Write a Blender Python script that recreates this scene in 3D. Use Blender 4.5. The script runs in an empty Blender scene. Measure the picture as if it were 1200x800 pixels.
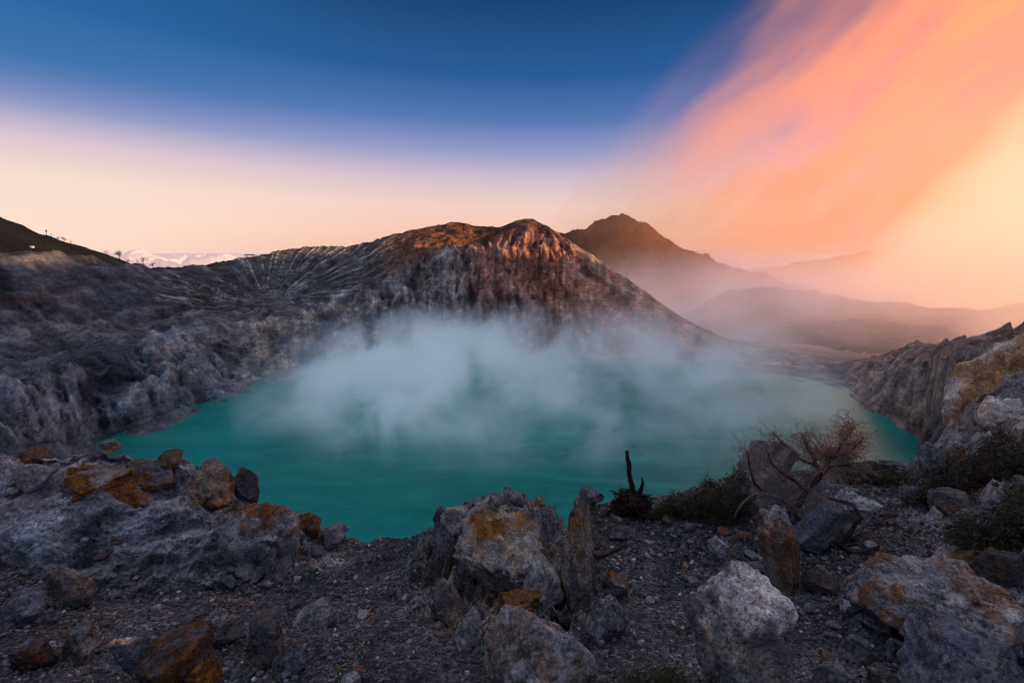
import bpy, bmesh, math, random
import numpy as np
from mathutils import Vector
from mathutils.bvhtree import BVHTree

random.seed(7)
RNG = np.random.default_rng(11)
sc = bpy.context.scene
COL = sc.collection
R = math.radians
F = 1200 * 16.0 / 36.0                  # focal length in photo pixels
PITCH = R(11.1)
CP, SP = math.cos(PITCH), math.sin(PITCH)
LAKE_Z = -150.0                         # the eye is the origin, the lake 150 m below it

# ------------------------------------------------------------------ helpers
def ray(px, py):
    u = (px - 600) / F; v = -(py - 400) / F
    return np.array([u, CP + SP * v, -SP + CP * v])

def pt(px, py, r=None, z=None):
    """a point seen at px,py given its horizontal range or its height"""
    d = ray(px, py); h = math.hypot(d[0], d[1])
    t = (r / h) if r is not None else (z / d[2])
    return d * t

def polar(px, py, r=None, z=None):
    p = pt(px, py, r, z)
    return (math.atan2(p[0], p[1]), math.hypot(p[0], p[1]), p[2])

def _hash(ix, iy, iz, seed):
    with np.errstate(over='ignore'):
        h = (ix.astype(np.uint32) * np.uint32(374761393) + iy.astype(np.uint32) * np.uint32(668265263)
             + iz.astype(np.uint32) * np.uint32(2147483647 - 1013) + np.uint32(seed * 974711 & 0xffffffff))
        h = (h ^ (h >> np.uint32(13))) * np.uint32(1274126177)
        h = (h ^ (h >> np.uint32(16))) * np.uint32(2246822519)
        return h ^ (h >> np.uint32(15))

_G = np.array([[1,1,0],[-1,1,0],[1,-1,0],[-1,-1,0],[1,0,1],[-1,0,1],[1,0,-1],[-1,0,-1],
               [0,1,1],[0,-1,1],[0,1,-1],[0,-1,-1],[1,1,0],[0,-1,1],[-1,1,0],[0,-1,-1]], dtype=np.float32)

def perlin(x, y, z=None, seed=0):
    x = np.asarray(x, np.float32); y = np.asarray(y, np.float32)
    z = np.zeros_like(x) if z is None else np.asarray(z, np.float32)
    fx, fy, fz = np.floor(x), np.floor(y), np.floor(z)
    ix, iy, iz = fx.astype(np.int32), fy.astype(np.int32), fz.astype(np.int32)
    dx, dy, dz = x - fx, y - fy, z - fz
    u, v, w = [t * t * t * (t * (t * 6 - 15) + 10) for t in (dx, dy, dz)]
    def corner(a, b, c):
        g = _G[_hash(ix + a, iy + b, iz + c, seed) & np.uint32(15)]
        return g[..., 0] * (dx - a) + g[..., 1] * (dy - b) + g[..., 2] * (dz - c)
    def lerp(a, b, t): return a + t * (b - a)
    return lerp(lerp(lerp(corner(0,0,0), corner(1,0,0), u), lerp(corner(0,1,0), corner(1,1,0), u), v),
                lerp(lerp(corner(0,0,1), corner(1,0,1), u), lerp(corner(0,1,1), corner(1,1,1), u), v), w)

def fbm(x, y, z=None, oct=4, seed=0, gain=.5):
    s, a, f = 0, 1.0, 1.0
    for k in range(oct):
        s = s + a * perlin(x * f, y * f, None if z is None else z * f, seed + k * 17); a *= gain; f *= 2.03
    return s

def ridged(x, y, z=None, oct=4, seed=0, gain=.5):
    s, a, f, n = 0, 1.0, 1.0, 0
    for k in range(oct):
        s = s + a * (1 - np.abs(perlin(x * f, y * f, None if z is None else z * f, seed + k * 13)) * 2); n += a; a *= gain; f *= 2.07
    return s / n

def sstep(a, b, x):
    t = np.clip((x - a) / (b - a), 0, 1); return t * t * (3 - 2 * t)

def lerp3(a, b, t):
    return np.asarray(a, np.float32) * (1 - t[..., None]) + np.asarray(b, np.float32) * t[..., None]

def mesh_np(name, V, Q, mat, tint=None, smooth=True, parent=None):
    """one mesh object out of numpy arrays; Q quads or triangles"""
    me = bpy.data.meshes.new(name)
    V = np.ascontiguousarray(V, np.float32).reshape(-1, 3); Q = np.ascontiguousarray(Q, np.int32)
    n, k = Q.shape
    me.vertices.add(len(V)); me.vertices.foreach_set('co', V.ravel())
    me.loops.add(n * k); me.loops.foreach_set('vertex_index', Q.ravel())
    me.polygons.add(n); me.polygons.foreach_set('loop_start', np.arange(n, dtype=np.int32) * k)
    me.polygons.foreach_set('use_smooth', np.full(n, smooth))
    me.update(calc_edges=True); me.validate()
    if tint is not None: set_tint(me, tint)
    me.materials.append(mat)
    o = bpy.data.objects.new(name, me); COL.objects.link(o)
    if parent: o.parent = parent
    return o

def set_tint(me, tint):
    a = me.color_attributes.new('tint', 'FLOAT_COLOR', 'POINT')
    t = np.ones((len(me.vertices), 4), np.float32); tint = np.asarray(tint, np.float32).reshape(len(me.vertices), -1)
    t[:, :tint.shape[1]] = tint
    a.data.foreach_set('color', t.ravel())

def grid_quads(nr, nc):
    i = np.arange(nr * nc, dtype=np.int32).reshape(nr, nc)
    return np.stack([i[:-1, :-1], i[:-1, 1:], i[1:, 1:], i[1:, :-1]], -1).reshape(-1, 4)

def tag(o, label=None, cat=None, group=None, kind=None):
    if label: o['label'] = label
    if cat: o['category'] = cat
    if group: o['group'] = group
    if kind: o['kind'] = kind
    return o

def empty(name, loc):
    o = bpy.data.objects.new(name, None); COL.objects.link(o); o.location = loc
    o.empty_display_size = .2
    return o

# ------------------------------------------------------------------ camera
cam_d = bpy.data.cameras.new('camera'); cam = bpy.data.objects.new('camera', cam_d); COL.objects.link(cam)
cam_d.lens = 16; cam_d.sensor_width = 36; cam_d.clip_start = .05; cam_d.clip_end = 200000
cam.rotation_euler = (math.pi / 2 - PITCH, 0, 0)
sc.camera = cam

# ------------------------------------------------------------------ light
SUN_AZ, SUN_EL = 115.0, 6.0
sun_d = bpy.data.lights.new('sun', 'SUN'); sun = bpy.data.objects.new('sun', sun_d); COL.objects.link(sun)
sun_d.energy = 5.0; sun_d.angle = R(.6); sun_d.color = (1.0, .56, .28)
sd = Vector((math.sin(R(SUN_AZ)) * math.cos(R(SUN_EL)), math.cos(R(SUN_AZ)) * math.cos(R(SUN_EL)), math.sin(R(SUN_EL))))
sun.rotation_euler = sd.to_track_quat('Z', 'Y').to_euler()
sun.location = (40, -10, 60)

def srgb(r, g, b):
    return tuple((c / 255 / 12.92) if c / 255 <= .04045 else ((c / 255 + .055) / 1.055) ** 2.4 for c in (r, g, b)) + (1,)

class NT:
    """short node building"""
    def __init__(s, tree): s.t = tree; s.n = tree.nodes; s.l = tree.links; s.n.clear()
    def new(s, kind, **kw):
        n = s.n.new(kind)
        for k, v in kw.items(): setattr(n, k, v)
        return n
    def set(s, sock, v):
        if isinstance(v, bpy.types.NodeSocket): s.l.new(v, sock)
        else: sock.default_value = v
    def math(s, op, a, b=0.0, c=None, clamp=False):
        n = s.new('ShaderNodeMath', operation=op); n.use_clamp = clamp
        s.set(n.inputs[0], a); s.set(n.inputs[1], b)
        if c is not None: s.set(n.inputs[2], c)
        return n.outputs[0]
    def vmath(s, op, a, b=(0, 0, 0), c=None):
        n = s.new('ShaderNodeVectorMath', operation=op); s.set(n.inputs[0], a); s.set(n.inputs[1], b)
        return n.outputs['Value' if op in ('DOT_PRODUCT', 'LENGTH') else 'Vector']
    def noise(s, vec, scale, detail=4, rough=.55, dist=0.0):
        n = s.new('ShaderNodeTexNoise'); s.set(n.inputs['Vector'], vec)
        n.inputs['Scale'].default_value = scale; n.inputs['Detail'].default_value = detail
        n.inputs['Roughness'].default_value = rough; n.inputs['Distortion'].default_value = dist
        return n.outputs[0]
    def range(s, v, a, b, c=0.0, d=1.0, smooth=False):
        n = s.new('ShaderNodeMapRange'); n.interpolation_type = 'SMOOTHSTEP' if smooth else 'LINEAR'
        for i, x in enumerate((v, a, b, c, d)): s.set(n.inputs[i], x)
        return n.outputs[0]
    def ramp(s, v, stops):
        n = s.new('ShaderNodeValToRGB'); e = n.color_ramp.elements
        while len(e) < len(stops): e.new(.5)
        for el, (p, c) in zip(e, stops): el.position = p; el.color = c
        s.set(n.inputs[0], v); return n.outputs[0]
    def mix(s, f, a, b, blend='MIX'):
        n = s.new('ShaderNodeMix', data_type='RGBA', blend_type=blend)
        s.set(n.inputs[0], f); s.set(n.inputs[6], a); s.set(n.inputs[7], b); return n.outputs[2]

world = bpy.data.worlds.new('World'); sc.world = world; world.use_nodes = True
w = NT(world.node_tree)
tc = w.new('ShaderNodeTexCoord').outputs['Generated']
sep = w.new('ShaderNodeSeparateXYZ'); w.set(sep.inputs[0], tc)
el = w.math('DIVIDE', w.math('ARCSINE', sep.outputs['Z']), R(90))          # 0 at the horizon, 1 overhead
# the twilight band lies a little higher toward the left, away from the sun
side = w.range(sep.outputs['X'], -.75, .1, .010, 0.0)
el2 = w.math('SUBTRACT', el, side)
def st(y_el, c): return (max(0, min(1, y_el / 90)), srgb(*c))
sky_c = w.ramp(el2, [st(0, (243, 182, 168)), st(2.2, (250, 198, 178)), st(5.2, (246, 208, 196)), st(8.3, (214, 190, 205)), st(11.3, (150, 155, 200)),
                     st(14.6, (82, 118, 180)), st(19, (34, 88, 152)), st(26, (14, 62, 114)), st(34, (14, 56, 106)), st(46, (156, 164, 190)), st(90, (216, 216, 230))])   # overhead sky brightened, out of the frame, to add soft fill light
cream = w.math('MULTIPLY', w.range(sep.outputs['X'], -.85, -.1, 1, 0, True), w.range(el, .142, .02, 0, 1, True))
sky_c = w.mix(w.math('MULTIPLY', cream, .75), sky_c, srgb(255, 232, 214))
teal = w.math('MULTIPLY', w.range(sep.outputs['X'], -.85, -.2, 1, 0, True), w.math('MULTIPLY', w.range(el, .11, .18, 0, 1, True), w.range(el, .42, .3, 0, 1)))
sky_c = w.mix(w.math('MULTIPLY', teal, .7), sky_c, srgb(16, 102, 166))
low = w.range(sep.outputs['Z'], -.02, -.5, 0, 1)
sky_c = w.mix(low, sky_c, (.10, .09, .10, 1))
nish = w.new('ShaderNodeTexSky', sky_type='NISHITA'); nish.sun_disc = False
nish.sun_elevation = R(SUN_EL); nish.sun_rotation = R(SUN_AZ); nish.altitude = 2300
bg1 = w.new('ShaderNodeBackground'); w.set(bg1.inputs[0], nish.outputs[0]); bg1.inputs[1].default_value = .01
bg2 = w.new('ShaderNodeBackground'); w.set(bg2.inputs[0], sky_c); bg2.inputs[1].default_value = .95
add = w.new('ShaderNodeAddShader'); w.l.new(bg1.outputs[0], add.inputs[0]); w.l.new(bg2.outputs[0], add.inputs[1])
wo = w.new('ShaderNodeOutputWorld'); w.l.new(add.outputs[0], wo.inputs[0])

sc.view_settings.view_transform = 'Standard'; sc.view_settings.look = 'None'; sc.view_settings.exposure = 0
sc.render.engine = 'CYCLES'
cy = sc.cycles
cy.use_denoising = True; cy.max_bounces = 8; cy.diffuse_bounces = 3; cy.volume_bounces = 3; cy.filter_width = 1.2; cy.transparent_max_bounces = 12
cy.volume_max_steps = 256; cy.use_adaptive_sampling = True; cy.adaptive_threshold = .035

# ------------------------------------------------------------------ materials
def new_mat(name):
    m = bpy.data.materials.new(name); m.use_nodes = True
    return m, NT(m.node_tree)

def rock_mat(name, unit, bump=.6, gravel=False, strata=0.0, rough=.92, contrast=1.0, speck=1.0):
    """stone: vertex tint broken up by noise at sizes around `unit` metres"""
    m, t = new_mat(name)
    geo = t.new('ShaderNodeNewGeometry').outputs['Position']
    if not gravel: geo = t.new('ShaderNodeTexCoord').outputs['Object']
    att = t.new('ShaderNodeAttribute', attribute_name='tint')
    n1 = t.noise(geo, .9 / unit, 6, .62, .3); n2 = t.noise(geo, 6 / unit, 5, .65); n3 = t.noise(geo, 34 / unit, 4, .7)
    squash = t.new('ShaderNodeMapping'); t.set(squash.inputs[0], geo); squash.inputs['Scale'].default_value = (.35, .35, 2.6)
    squash.inputs['Rotation'].default_value = (.18, .12, 0)
    n4 = t.noise(squash.outputs[0], 3 / unit, 6, .65, .5)
    v = t.math('MULTIPLY', t.range(n1, .28, .72, 1 - .55 * contrast, 1 + .5 * contrast), t.range(n2, .25, .75, 1 - .4 * contrast, 1 + .38 * contrast))
    v = t.math('MULTIPLY', v, t.range(n3, .25, .75, 1 - .5 * speck, 1 + .55 * speck))
    # grit and hairline cracks with hard edges
    gv = t.new('ShaderNodeTexNoise'); t.set(gv.inputs['Vector'], geo); gv.inputs['Scale'].default_value = 3 / unit; gv.inputs['Detail'].default_value = 3
    wv = t.vmath('ADD', geo, t.vmath('MULTIPLY', t.vmath('SUBTRACT', gv.outputs[1], (.5, .5, .5)), (.9 * unit,) * 3))
    hgt_c = None
    for sc_, w_, dk in ((1.7 / unit, .035, .5), (5.5 / unit, .05, .72)):
        vo_ = t.new('ShaderNodeTexVoronoi', feature='DISTANCE_TO_EDGE'); t.set(vo_.inputs['Vector'], wv); vo_.inputs['Scale'].default_value = sc_
        ck = t.math('MAXIMUM', t.range(vo_.outputs['Distance'], 0, w_, 0, 1), t.range(t.noise(geo, sc_ * .55, 3, .6), .42, .56, 0, 1))   # cracks come and go
        v = t.math('MULTIPLY', v, t.range(ck, 0, 1, dk, 1.0)); hgt_c = ck if hgt_c is None else t.math('ADD', hgt_c, t.math('MULTIPLY', ck, .5))
    sp = t.noise(geo, 15 / unit, 2, .5)
    v = t.math('MULTIPLY', v, t.math('ADD', t.range(sp, .38, .44, 1 - .45 * speck, 1.0), t.range(sp, .60, .66, 0, .55 * speck)))
    if strata: v = t.math('MULTIPLY', v, t.range(n4, .35, .65, 1 - strata, 1 + strata))
    colr = t.mix(1.0, att.outputs['Color'], t.new('ShaderNodeCombineColor').outputs[0], 'MULTIPLY')
    comb = colr.node.inputs[7].links[0].from_node
    for i in range(3): t.set(comb.inputs[i], v)
    # warm and cool drift so no face is one hue
    hue = t.noise(geo, 2.1 / unit, 3, .5)
    colr = t.mix(t.range(hue, .35, .68, 0, .55), colr, t.mix(1.0, colr, (1.35, 1.0, .72, 1), 'MULTIPLY'))
    hgt = t.math('ADD', t.math('MULTIPLY', n1, 1.0), t.math('ADD', t.math('MULTIPLY', n2, .55), t.math('MULTIPLY', n3, .16)))
    if strata: hgt = t.math('ADD', hgt, t.math('MULTIPLY', n4, .8 * strata))
    hgt = t.math('ADD', hgt, t.math('MULTIPLY', hgt_c, .30)); hgt = t.math('ADD', hgt, t.math('MULTIPLY', sp, .22))
    if gravel:
        vo = t.new('ShaderNodeTexVoronoi'); t.set(vo.inputs['Vector'], geo); vo.inputs['Scale'].default_value = 20.0
        vo2 = t.new('ShaderNodeTexVoronoi'); t.set(vo2.inputs['Vector'], geo); vo2.inputs['Scale'].default_value = 46.0
        g = att.outputs['Alpha']
        sh = t.new('ShaderNodeSeparateColor'); t.set(sh.inputs[0], vo.outputs['Color'])
        sh2 = t.new('ShaderNodeSeparateColor'); t.set(sh2.inputs[0], vo2.outputs['Color'])
        val = t.math('MULTIPLY', t.range(sh.outputs[0], 0, 1, .45, 1.5), t.range(t.math('POWER', sh2.outputs[0], 3.0), 0, 1, .6, 1.9))
        cc = t.new('ShaderNodeCombineColor')
        for i in range(3): t.set(cc.inputs[i], val)
        colr = t.mix(g, colr, t.mix(1.0, colr, cc.outputs[0], 'MULTIPLY'))
        gh = t.math('ADD', t.math('MULTIPLY', vo.outputs['Distance'], -1.6), t.math('MULTIPLY', vo2.outputs['Distance'], -.8))
        hgt = t.math('ADD', hgt, t.math('MULTIPLY', gh, g))
    bp = t.new('ShaderNodeBump'); bp.inputs['Strength'].default_value = bump; bp.inputs['Distance'].default_value = .12 * unit
    t.set(bp.inputs['Height'], hgt)
    b = t.new('ShaderNodeBsdfPrincipled'); t.set(b.inputs['Base Color'], colr); b.inputs['Roughness'].default_value = rough
    b.inputs['Specular IOR Level'].default_value = .25
    t.set(b.inputs['Normal'], bp.outputs[0])
    o = t.new('ShaderNodeOutputMaterial'); t.l.new(b.outputs[0], o.inputs[0])
    return m

M_CRATER = rock_mat('crater_rock', 20.0, 1.0, strata=.3, contrast=1.1, speck=.45)
M_HILL = rock_mat('hill_scrub', 40.0, .7)
M_GROUND = rock_mat('rim_ground', .55, .8, gravel=True, strata=.2)
M_ROCK = rock_mat('boulder_stone', .4, .75, strata=.28)
M_STONE = rock_mat('loose_stone', .15, .6)

def simple_mat(name, col, rough=.8, vary=.35, scale=8.0, bump=.3):
    m, t = new_mat(name)
    co = t.new('ShaderNodeTexCoord').outputs['Object']
    n = t.noise(co, scale, 5, .6)
    c = t.ramp(n, [(.3, tuple(x * (1 - vary) for x in col) + (1,)), (.7, tuple(min(1, x * (1 + vary)) for x in col) + (1,))])
    bp = t.new('ShaderNodeBump'); bp.inputs['Strength'].default_value = bump; bp.inputs['Distance'].default_value = .3 / scale
    t.set(bp.inputs['Height'], t.noise(co, scale * 3, 4, .6))
    b = t.new('ShaderNodeBsdfPrincipled'); t.set(b.inputs['Base Color'], c); b.inputs['Roughness'].default_value = rough
    b.inputs['Specular IOR Level'].default_value = .2
    t.set(b.inputs['Normal'], bp.outputs[0])
    o = t.new('ShaderNodeOutputMaterial'); t.l.new(b.outputs[0], o.inputs[0])
    return m

# ------------------------------------------------------------------ far terrain
class Line:
    """a feature line of the land: range and height against azimuth"""
    def __init__(s, pts):
        q = []
        for p in pts:
            if p[0] == 'az': q.append((R(p[1]), p[2], p[3]))
            else:
                px, py, r = p
                q.append(polar(px, py, r=r) if r is not None else polar(px, py, z=LAKE_Z))
        q.sort(); s.q = np.array(q)
    def at(s, az, smooth=0):
        r = np.interp(az, s.q[:, 0], s.q[:, 1]); z = np.interp(az, s.q[:, 0], s.q[:, 2])
        if smooth:
            k = np.hanning(2 * smooth + 3)[1:-1]; k /= k.sum()
            pad = lambda a: np.convolve(np.pad(a, smooth, mode='edge'), k, 'valid')
            r, z = pad(r), pad(z)
        return r, z

def polar_grid(az, lines, rows, smooth, log=False):
    """(nr, nc) grids of range, height and line parameter"""
    LR, LZ = zip(*[l.at(az, smooth) for l in lines])
    rr, zz, ss = [], [], []
    for i, n in enumerate(rows):
        last = i == len(rows) - 1
        for t in np.linspace(0, 1, n + (1 if last else 0), endpoint=last):
            if log: r = np.exp(np.log(LR[i]) * (1 - t) + np.log(LR[i + 1]) * t); tt = (r - LR[i]) / (LR[i + 1] - LR[i])
            else: r = LR[i] * (1 - t) + LR[i + 1] * t; tt = t
            rr.append(r); zz.append(LZ[i] * (1 - tt) + LZ[i + 1] * tt); ss.append(np.full_like(az, i + t))
    return np.array(rr), np.array(zz), np.array(ss)

def soften(a, n):
    k = np.hanning(2 * n + 3)[1:-1]; k /= k.sum()
    p = np.pad(a, ((n, n), (0, 0)), mode='edge'); out = np.zeros_like(a)
    for i, wgt in enumerate(k): out += wgt * p[i:i + len(a)]
    return out

def displace(rr, zz, az, d):
    """move the sheet along its own normal in the range-height plane"""
    dr = np.gradient(rr, axis=0); dz = np.gradient(zz, axis=0); L = np.hypot(dr, dz) + 1e-6
    rr = rr - dz / L * d; zz = zz + dr / L * d
    return np.stack([rr * np.sin(az)[None], rr * np.cos(az)[None], zz], -1)

def px_of(az): return 600 + F * .968 * np.tan(np.clip(az, -1.35, 1.35))

# --- the crater: near wall, lake bed edge, bluffs, bench, cliff edge, rim, outer fall
A = lambda d, r, z: ('az', d, r, z)
near = Line([A(-100, 34, -14), A(-50, 34, -16), A(-30, 30, -22), A(0, 26, -22), A(30, 28, -16), A(44, 30, -11), A(55, 40, -3), A(100, 40, 5)])
foot = Line([A(-100, 120, -60), A(-50, 200, -80), A(-43, 150, -175), A(-20, 150, -175), A(20, 150, -175), A(38, 200, -175), A(43, 240, -160), A(48, 160, -70), A(60, 120, -20), A(100, 120, 0)])
shore = Line([A(-100, 250, -70), A(-60, 280, -85), (0, 525, 340), (60, 522, 400), (116, 517, None), (160, 500, None), (205, 489, None), (250, 477, None), (285, 466, None), (305, 449, None),
              (400, 437, None), (500, 431, None), (600, 429, None), (700, 429, None), (800, 433, None), (870, 438, None), (930, 446, None), (985, 455, None),
              (1015, 478, None), (1050, 496, None), (1078, 513, None), (1086, 538, None), (1120, 515, 260), (1200, 440, 200), A(60, 160, 10), A(100, 160, 15)])
bluff = Line([A(-100, 300, -20), A(-60, 350, -55), (0, 470, 395), (40, 462, 430), (80, 448, 480), (115, 428, 520), (160, 412, 560), (195, 412, 600), (225, 425, 610), (262, 440, 640), (295, 441, 650),
              (400, 408, 690), (480, 402, 715), (560, 408, 720), (640, 412, 725), (720, 415, 715), (790, 420, 710), (850, 418, 700), (930, 432, 690), (985, 446, 660),
              (1005, 452, 610), (1025, 446, 580), (1060, 432, 540), (1090, 420, 510), (1120, 418, 330), (1200, 400, 260), A(60, 240, 20), A(100, 240, 30)])
bench = Line([A(-100, 420, 0), A(-60, 480, -10), (0, 405, 560), (60, 398, 600), (120, 386, 640), (200, 382, 680), (260, 378, 720), (300, 376, 740), (330, 374, 745), (380, 362, 760), (430, 345, 775),
              (465, 330, 785), (490, 306, 790), (520, 298, 795), (560, 294, 800), (590, 280, 810), (612, 268, 825), (640, 272, 815), (680, 298, 800), (720, 325, 785), (760, 351, 770), (800, 377, 755), (850, 400, 745),
              (930, 418, 740), (985, 430, 715), (1025, 424, 640), (1060, 412, 600), (1090, 406, 560), (1130, 402, 420), (1200, 392, 320), A(60, 320, 30), A(100, 320, 40)])
bowl = Line([A(-100, 520, 20), A(-60, 560, 25), (0, 340, 600), (60, 340, 650), (120, 342, 700), (200, 350, 760), (260, 357, 800), (300, 356, 820), (330, 352, 830), (380, 330, 840), (430, 312, 850),
             (465, 296, 850), (490, 288, 845), (520, 284, 840), (560, 284, 840), (590, 272, 835), (614, 261, 840), (640, 266, 825), (680, 292, 810), (720, 319, 795), (760, 346, 778), (800, 373, 763), (850, 397, 755),
             (930, 415, 755), (985, 427, 730), (1025, 421, 660), (1060, 409, 620), (1090, 403, 580), (1130, 400, 440), (1200, 390, 340), A(60, 340, 32), A(100, 340, 42)])
rim = Line([A(-100, 620, 60), A(-60, 640, 35), (0, 289, 660), (60, 295, 720), (100, 300, 770), (150, 306, 840), (180, 312, 890), (240, 308, 960), (290, 300, 990), (330, 291, 1000), (370, 288, 990), (410, 288, 970),
            (450, 277, 940), (480, 269, 920), (505, 264, 905), (535, 257.5, 890), (548, 261, 885), (560, 264, 880), (585, 265, 868), (600, 260, 860), (618, 256, 852), (628, 258, 846), (645, 267, 838), (680, 291, 822), (720, 318, 806),
            (760, 345.5, 788), (800, 372, 774), (850, 396, 768), (930, 414, 768), (985, 426, 745), (1025, 420, 675), (1060, 408, 635), (1090, 402, 595), (1130, 399, 455), (1200, 389, 355), A(60, 350, 33), A(100, 350, 43)])
outer = Line([A(-100, 760, 20), A(-50, 800, -30), A(-30, 1100, -60), A(0, 1100, -60), A(8, 1000, -100), A(20, 960, -150), A(40, 900, -170), A(48, 700, -120), A(60, 600, -20), A(100, 600, -20)])
LINES = [near, foot, shore, bluff, bench, bowl, rim, outer]
az = np.radians(np.linspace(-64, 64, 1000))
rr, zz, ss = polar_grid(az, LINES, [14, 30, 90, 120, 90, 110, 30], 4)
zz = soften(zz, 5) * .7 + zz * .3
PX = np.broadcast_to(px_of(az)[None], rr.shape)
X0 = rr * np.sin(az); Y0 = rr * np.cos(az)

def gully(cx, cy, n, seed, warp=.25, st=.004):
    """ribs that fan out from a point"""
    a = np.arctan2(X0 - cx, Y0 - cy); d = np.hypot(X0 - cx, Y0 - cy)
    a = a + warp * .1 * fbm(X0 * .02, Y0 * .02, zz * .02, 3, seed)
    return ridged(a * n, d * st, None, 3, seed), d

bp = pt(312, 352, r=826)
g_bowl, d_bowl = gully(bp[0], bp[1], 13, 3)
pk = pt(618, 256, r=852)
g_peak, d_peak = gully(pk[0], pk[1], 6, 5, .5)
wx = X0 + 14 * fbm(X0 * .012, Y0 * .012, zz * .012, 3, 40); wy = Y0 + 14 * fbm(X0 * .012, Y0 * .012, zz * .012, 3, 41)
big = ridged(wx * .012, wy * .012, zz * .009, 4, 21)
mid = ridged(wx * .035, wy * .035, zz * .022, 4, 22)
fine = fbm(X0 * .12, Y0 * .12, zz * .10, 3, 23) + 1.6 * (ridged(X0 * .09, Y0 * .09, zz * .07, 3, 26) - .6)
rib2 = ridged(PX * .12 + .6 * fbm(PX * .02, zz * .03, None, 2, 18), zz * .02, None, 3, 28)
ribs = ridged(PX * .045 + .5 * fbm(PX * .01, zz * .02, None, 2, 8), zz * .011, None, 4, 24)
m_left = sstep(330, 240, PX); m_bowl = sstep(170, 230, PX) * sstep(500, 455, PX) * sstep(4.05, 4.6, ss)
m_bluff = sstep(320, 270, PX) * sstep(2.0, 2.25, ss) * sstep(3.9, 3.1, ss)
m_cliff = sstep(440, 500, PX) * sstep(700, 620, PX) * sstep(2.6, 3.2, ss) * sstep(4.7, 4.2, ss)
m_flank = sstep(600, 660, PX) * sstep(1000, 820, PX) * sstep(2.3, 3.0, ss)
m_white = sstep(250, 320, PX) * sstep(500, 480, PX) * sstep(2.4, 3.0, ss) * sstep(4.5, 3.95, ss)
m_head = sstep(430, 500, PX) * sstep(660, 635, PX) * sstep(4.1, 4.6, ss)
m_right = sstep(985, 1010, PX)
edge = sstep(1.9, 2.12, ss)
dsp = (3.0 * (big - .55) * 2 + 3.2 * (mid - .55) + 1.1 * fine) * (1 - .6 * m_flank)
led = perlin(zz * .09 + 1.2 * fbm(X0 * .008, Y0 * .008, None, 3, 61), X0 * .004, Y0 * .004, 60)
spur = ridged(PX * .021 + .7 * fbm(X0 * .01, Y0 * .01, zz * .01, 3, 90), zz * .006, None, 3, 91)
dsp = dsp + m_bluff * (5 * (spur - .6) + 30 * (big - .55) + 13 * (mid - .6) + 5 * led) + m_left * (1 - m_bluff) * 4 * (mid - .6)
dsp = dsp + m_bowl * 6.5 * (g_bowl - .6) * sstep(10, 60, d_bowl) - m_bowl * 3 * (mid - .55)
dsp = dsp + m_cliff * (26 * (ribs - .6) + 11 * (rib2 - .6) + 4 * (mid - .6)) + m_flank * (9 * (g_peak - .6) * sstep(5, 60, d_peak) + 3 * (ribs - .6) + 2 * (rib2 - .6) + 2 * (mid - .6))
dsp = dsp + m_white * (14 * (ribs - .6) + 6 * (rib2 - .6) + 4 * (mid - .6)) + m_head * 3 * (mid - .6)
dsp = dsp + m_right * (17 * (big - .6) + 6 * (mid - .6)) * .7
dsp = dsp * (.25 + .75 * edge) * np.where(ss > 5.7, .6, 1)
dsp = np.where((ss > 1) & (ss < 2), np.minimum(dsp, 0), dsp)
# ledges on the left wall
dsp = dsp + m_left * (1 - m_bluff) * 8.0 * led
V = displace(rr, zz, az, dsp)
inlake = (ss > .6) & (ss < 2.0)
# colours
nz = fbm(X0 * .01, Y0 * .01, zz * .02, 4, 70); n2 = fbm(X0 * .03, Y0 * .03, zz * .05, 4, 71)
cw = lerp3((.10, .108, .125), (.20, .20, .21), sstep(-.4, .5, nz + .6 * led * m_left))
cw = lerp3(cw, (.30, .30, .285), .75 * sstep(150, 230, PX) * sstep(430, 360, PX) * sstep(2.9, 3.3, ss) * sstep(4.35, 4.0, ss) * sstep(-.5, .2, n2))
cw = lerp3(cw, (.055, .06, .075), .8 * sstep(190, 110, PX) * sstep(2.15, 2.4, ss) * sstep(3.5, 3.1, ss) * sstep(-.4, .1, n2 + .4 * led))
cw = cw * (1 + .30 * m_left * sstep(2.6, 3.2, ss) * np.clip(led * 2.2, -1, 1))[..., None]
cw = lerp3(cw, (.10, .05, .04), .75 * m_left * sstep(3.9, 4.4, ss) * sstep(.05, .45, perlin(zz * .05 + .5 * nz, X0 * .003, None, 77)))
cw = lerp3(cw, (.19, .175, .16), .5 * m_left * sstep(.2, .6, n2) * sstep(4.0, 3.5, ss))
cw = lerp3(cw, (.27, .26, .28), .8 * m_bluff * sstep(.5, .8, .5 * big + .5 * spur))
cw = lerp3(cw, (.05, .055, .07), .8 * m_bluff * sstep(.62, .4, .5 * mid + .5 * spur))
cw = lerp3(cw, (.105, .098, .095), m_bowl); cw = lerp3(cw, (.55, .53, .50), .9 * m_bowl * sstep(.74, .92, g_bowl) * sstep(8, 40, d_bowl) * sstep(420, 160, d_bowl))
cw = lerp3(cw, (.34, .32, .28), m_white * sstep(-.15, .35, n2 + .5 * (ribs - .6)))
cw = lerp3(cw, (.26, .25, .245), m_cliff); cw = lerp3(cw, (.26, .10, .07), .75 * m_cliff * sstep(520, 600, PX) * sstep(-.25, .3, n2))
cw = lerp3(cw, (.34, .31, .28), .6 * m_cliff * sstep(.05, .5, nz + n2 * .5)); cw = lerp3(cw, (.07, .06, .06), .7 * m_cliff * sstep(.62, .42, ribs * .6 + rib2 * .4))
cw = lerp3(cw, (.46, .26, .19), m_flank); cw = lerp3(cw, (.55, .43, .35), .7 * m_flank * sstep(.62, .85, g_peak)); cw = lerp3(cw, (.16, .09, .075), .7 * m_flank * sstep(.55, .35, g_peak))
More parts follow.
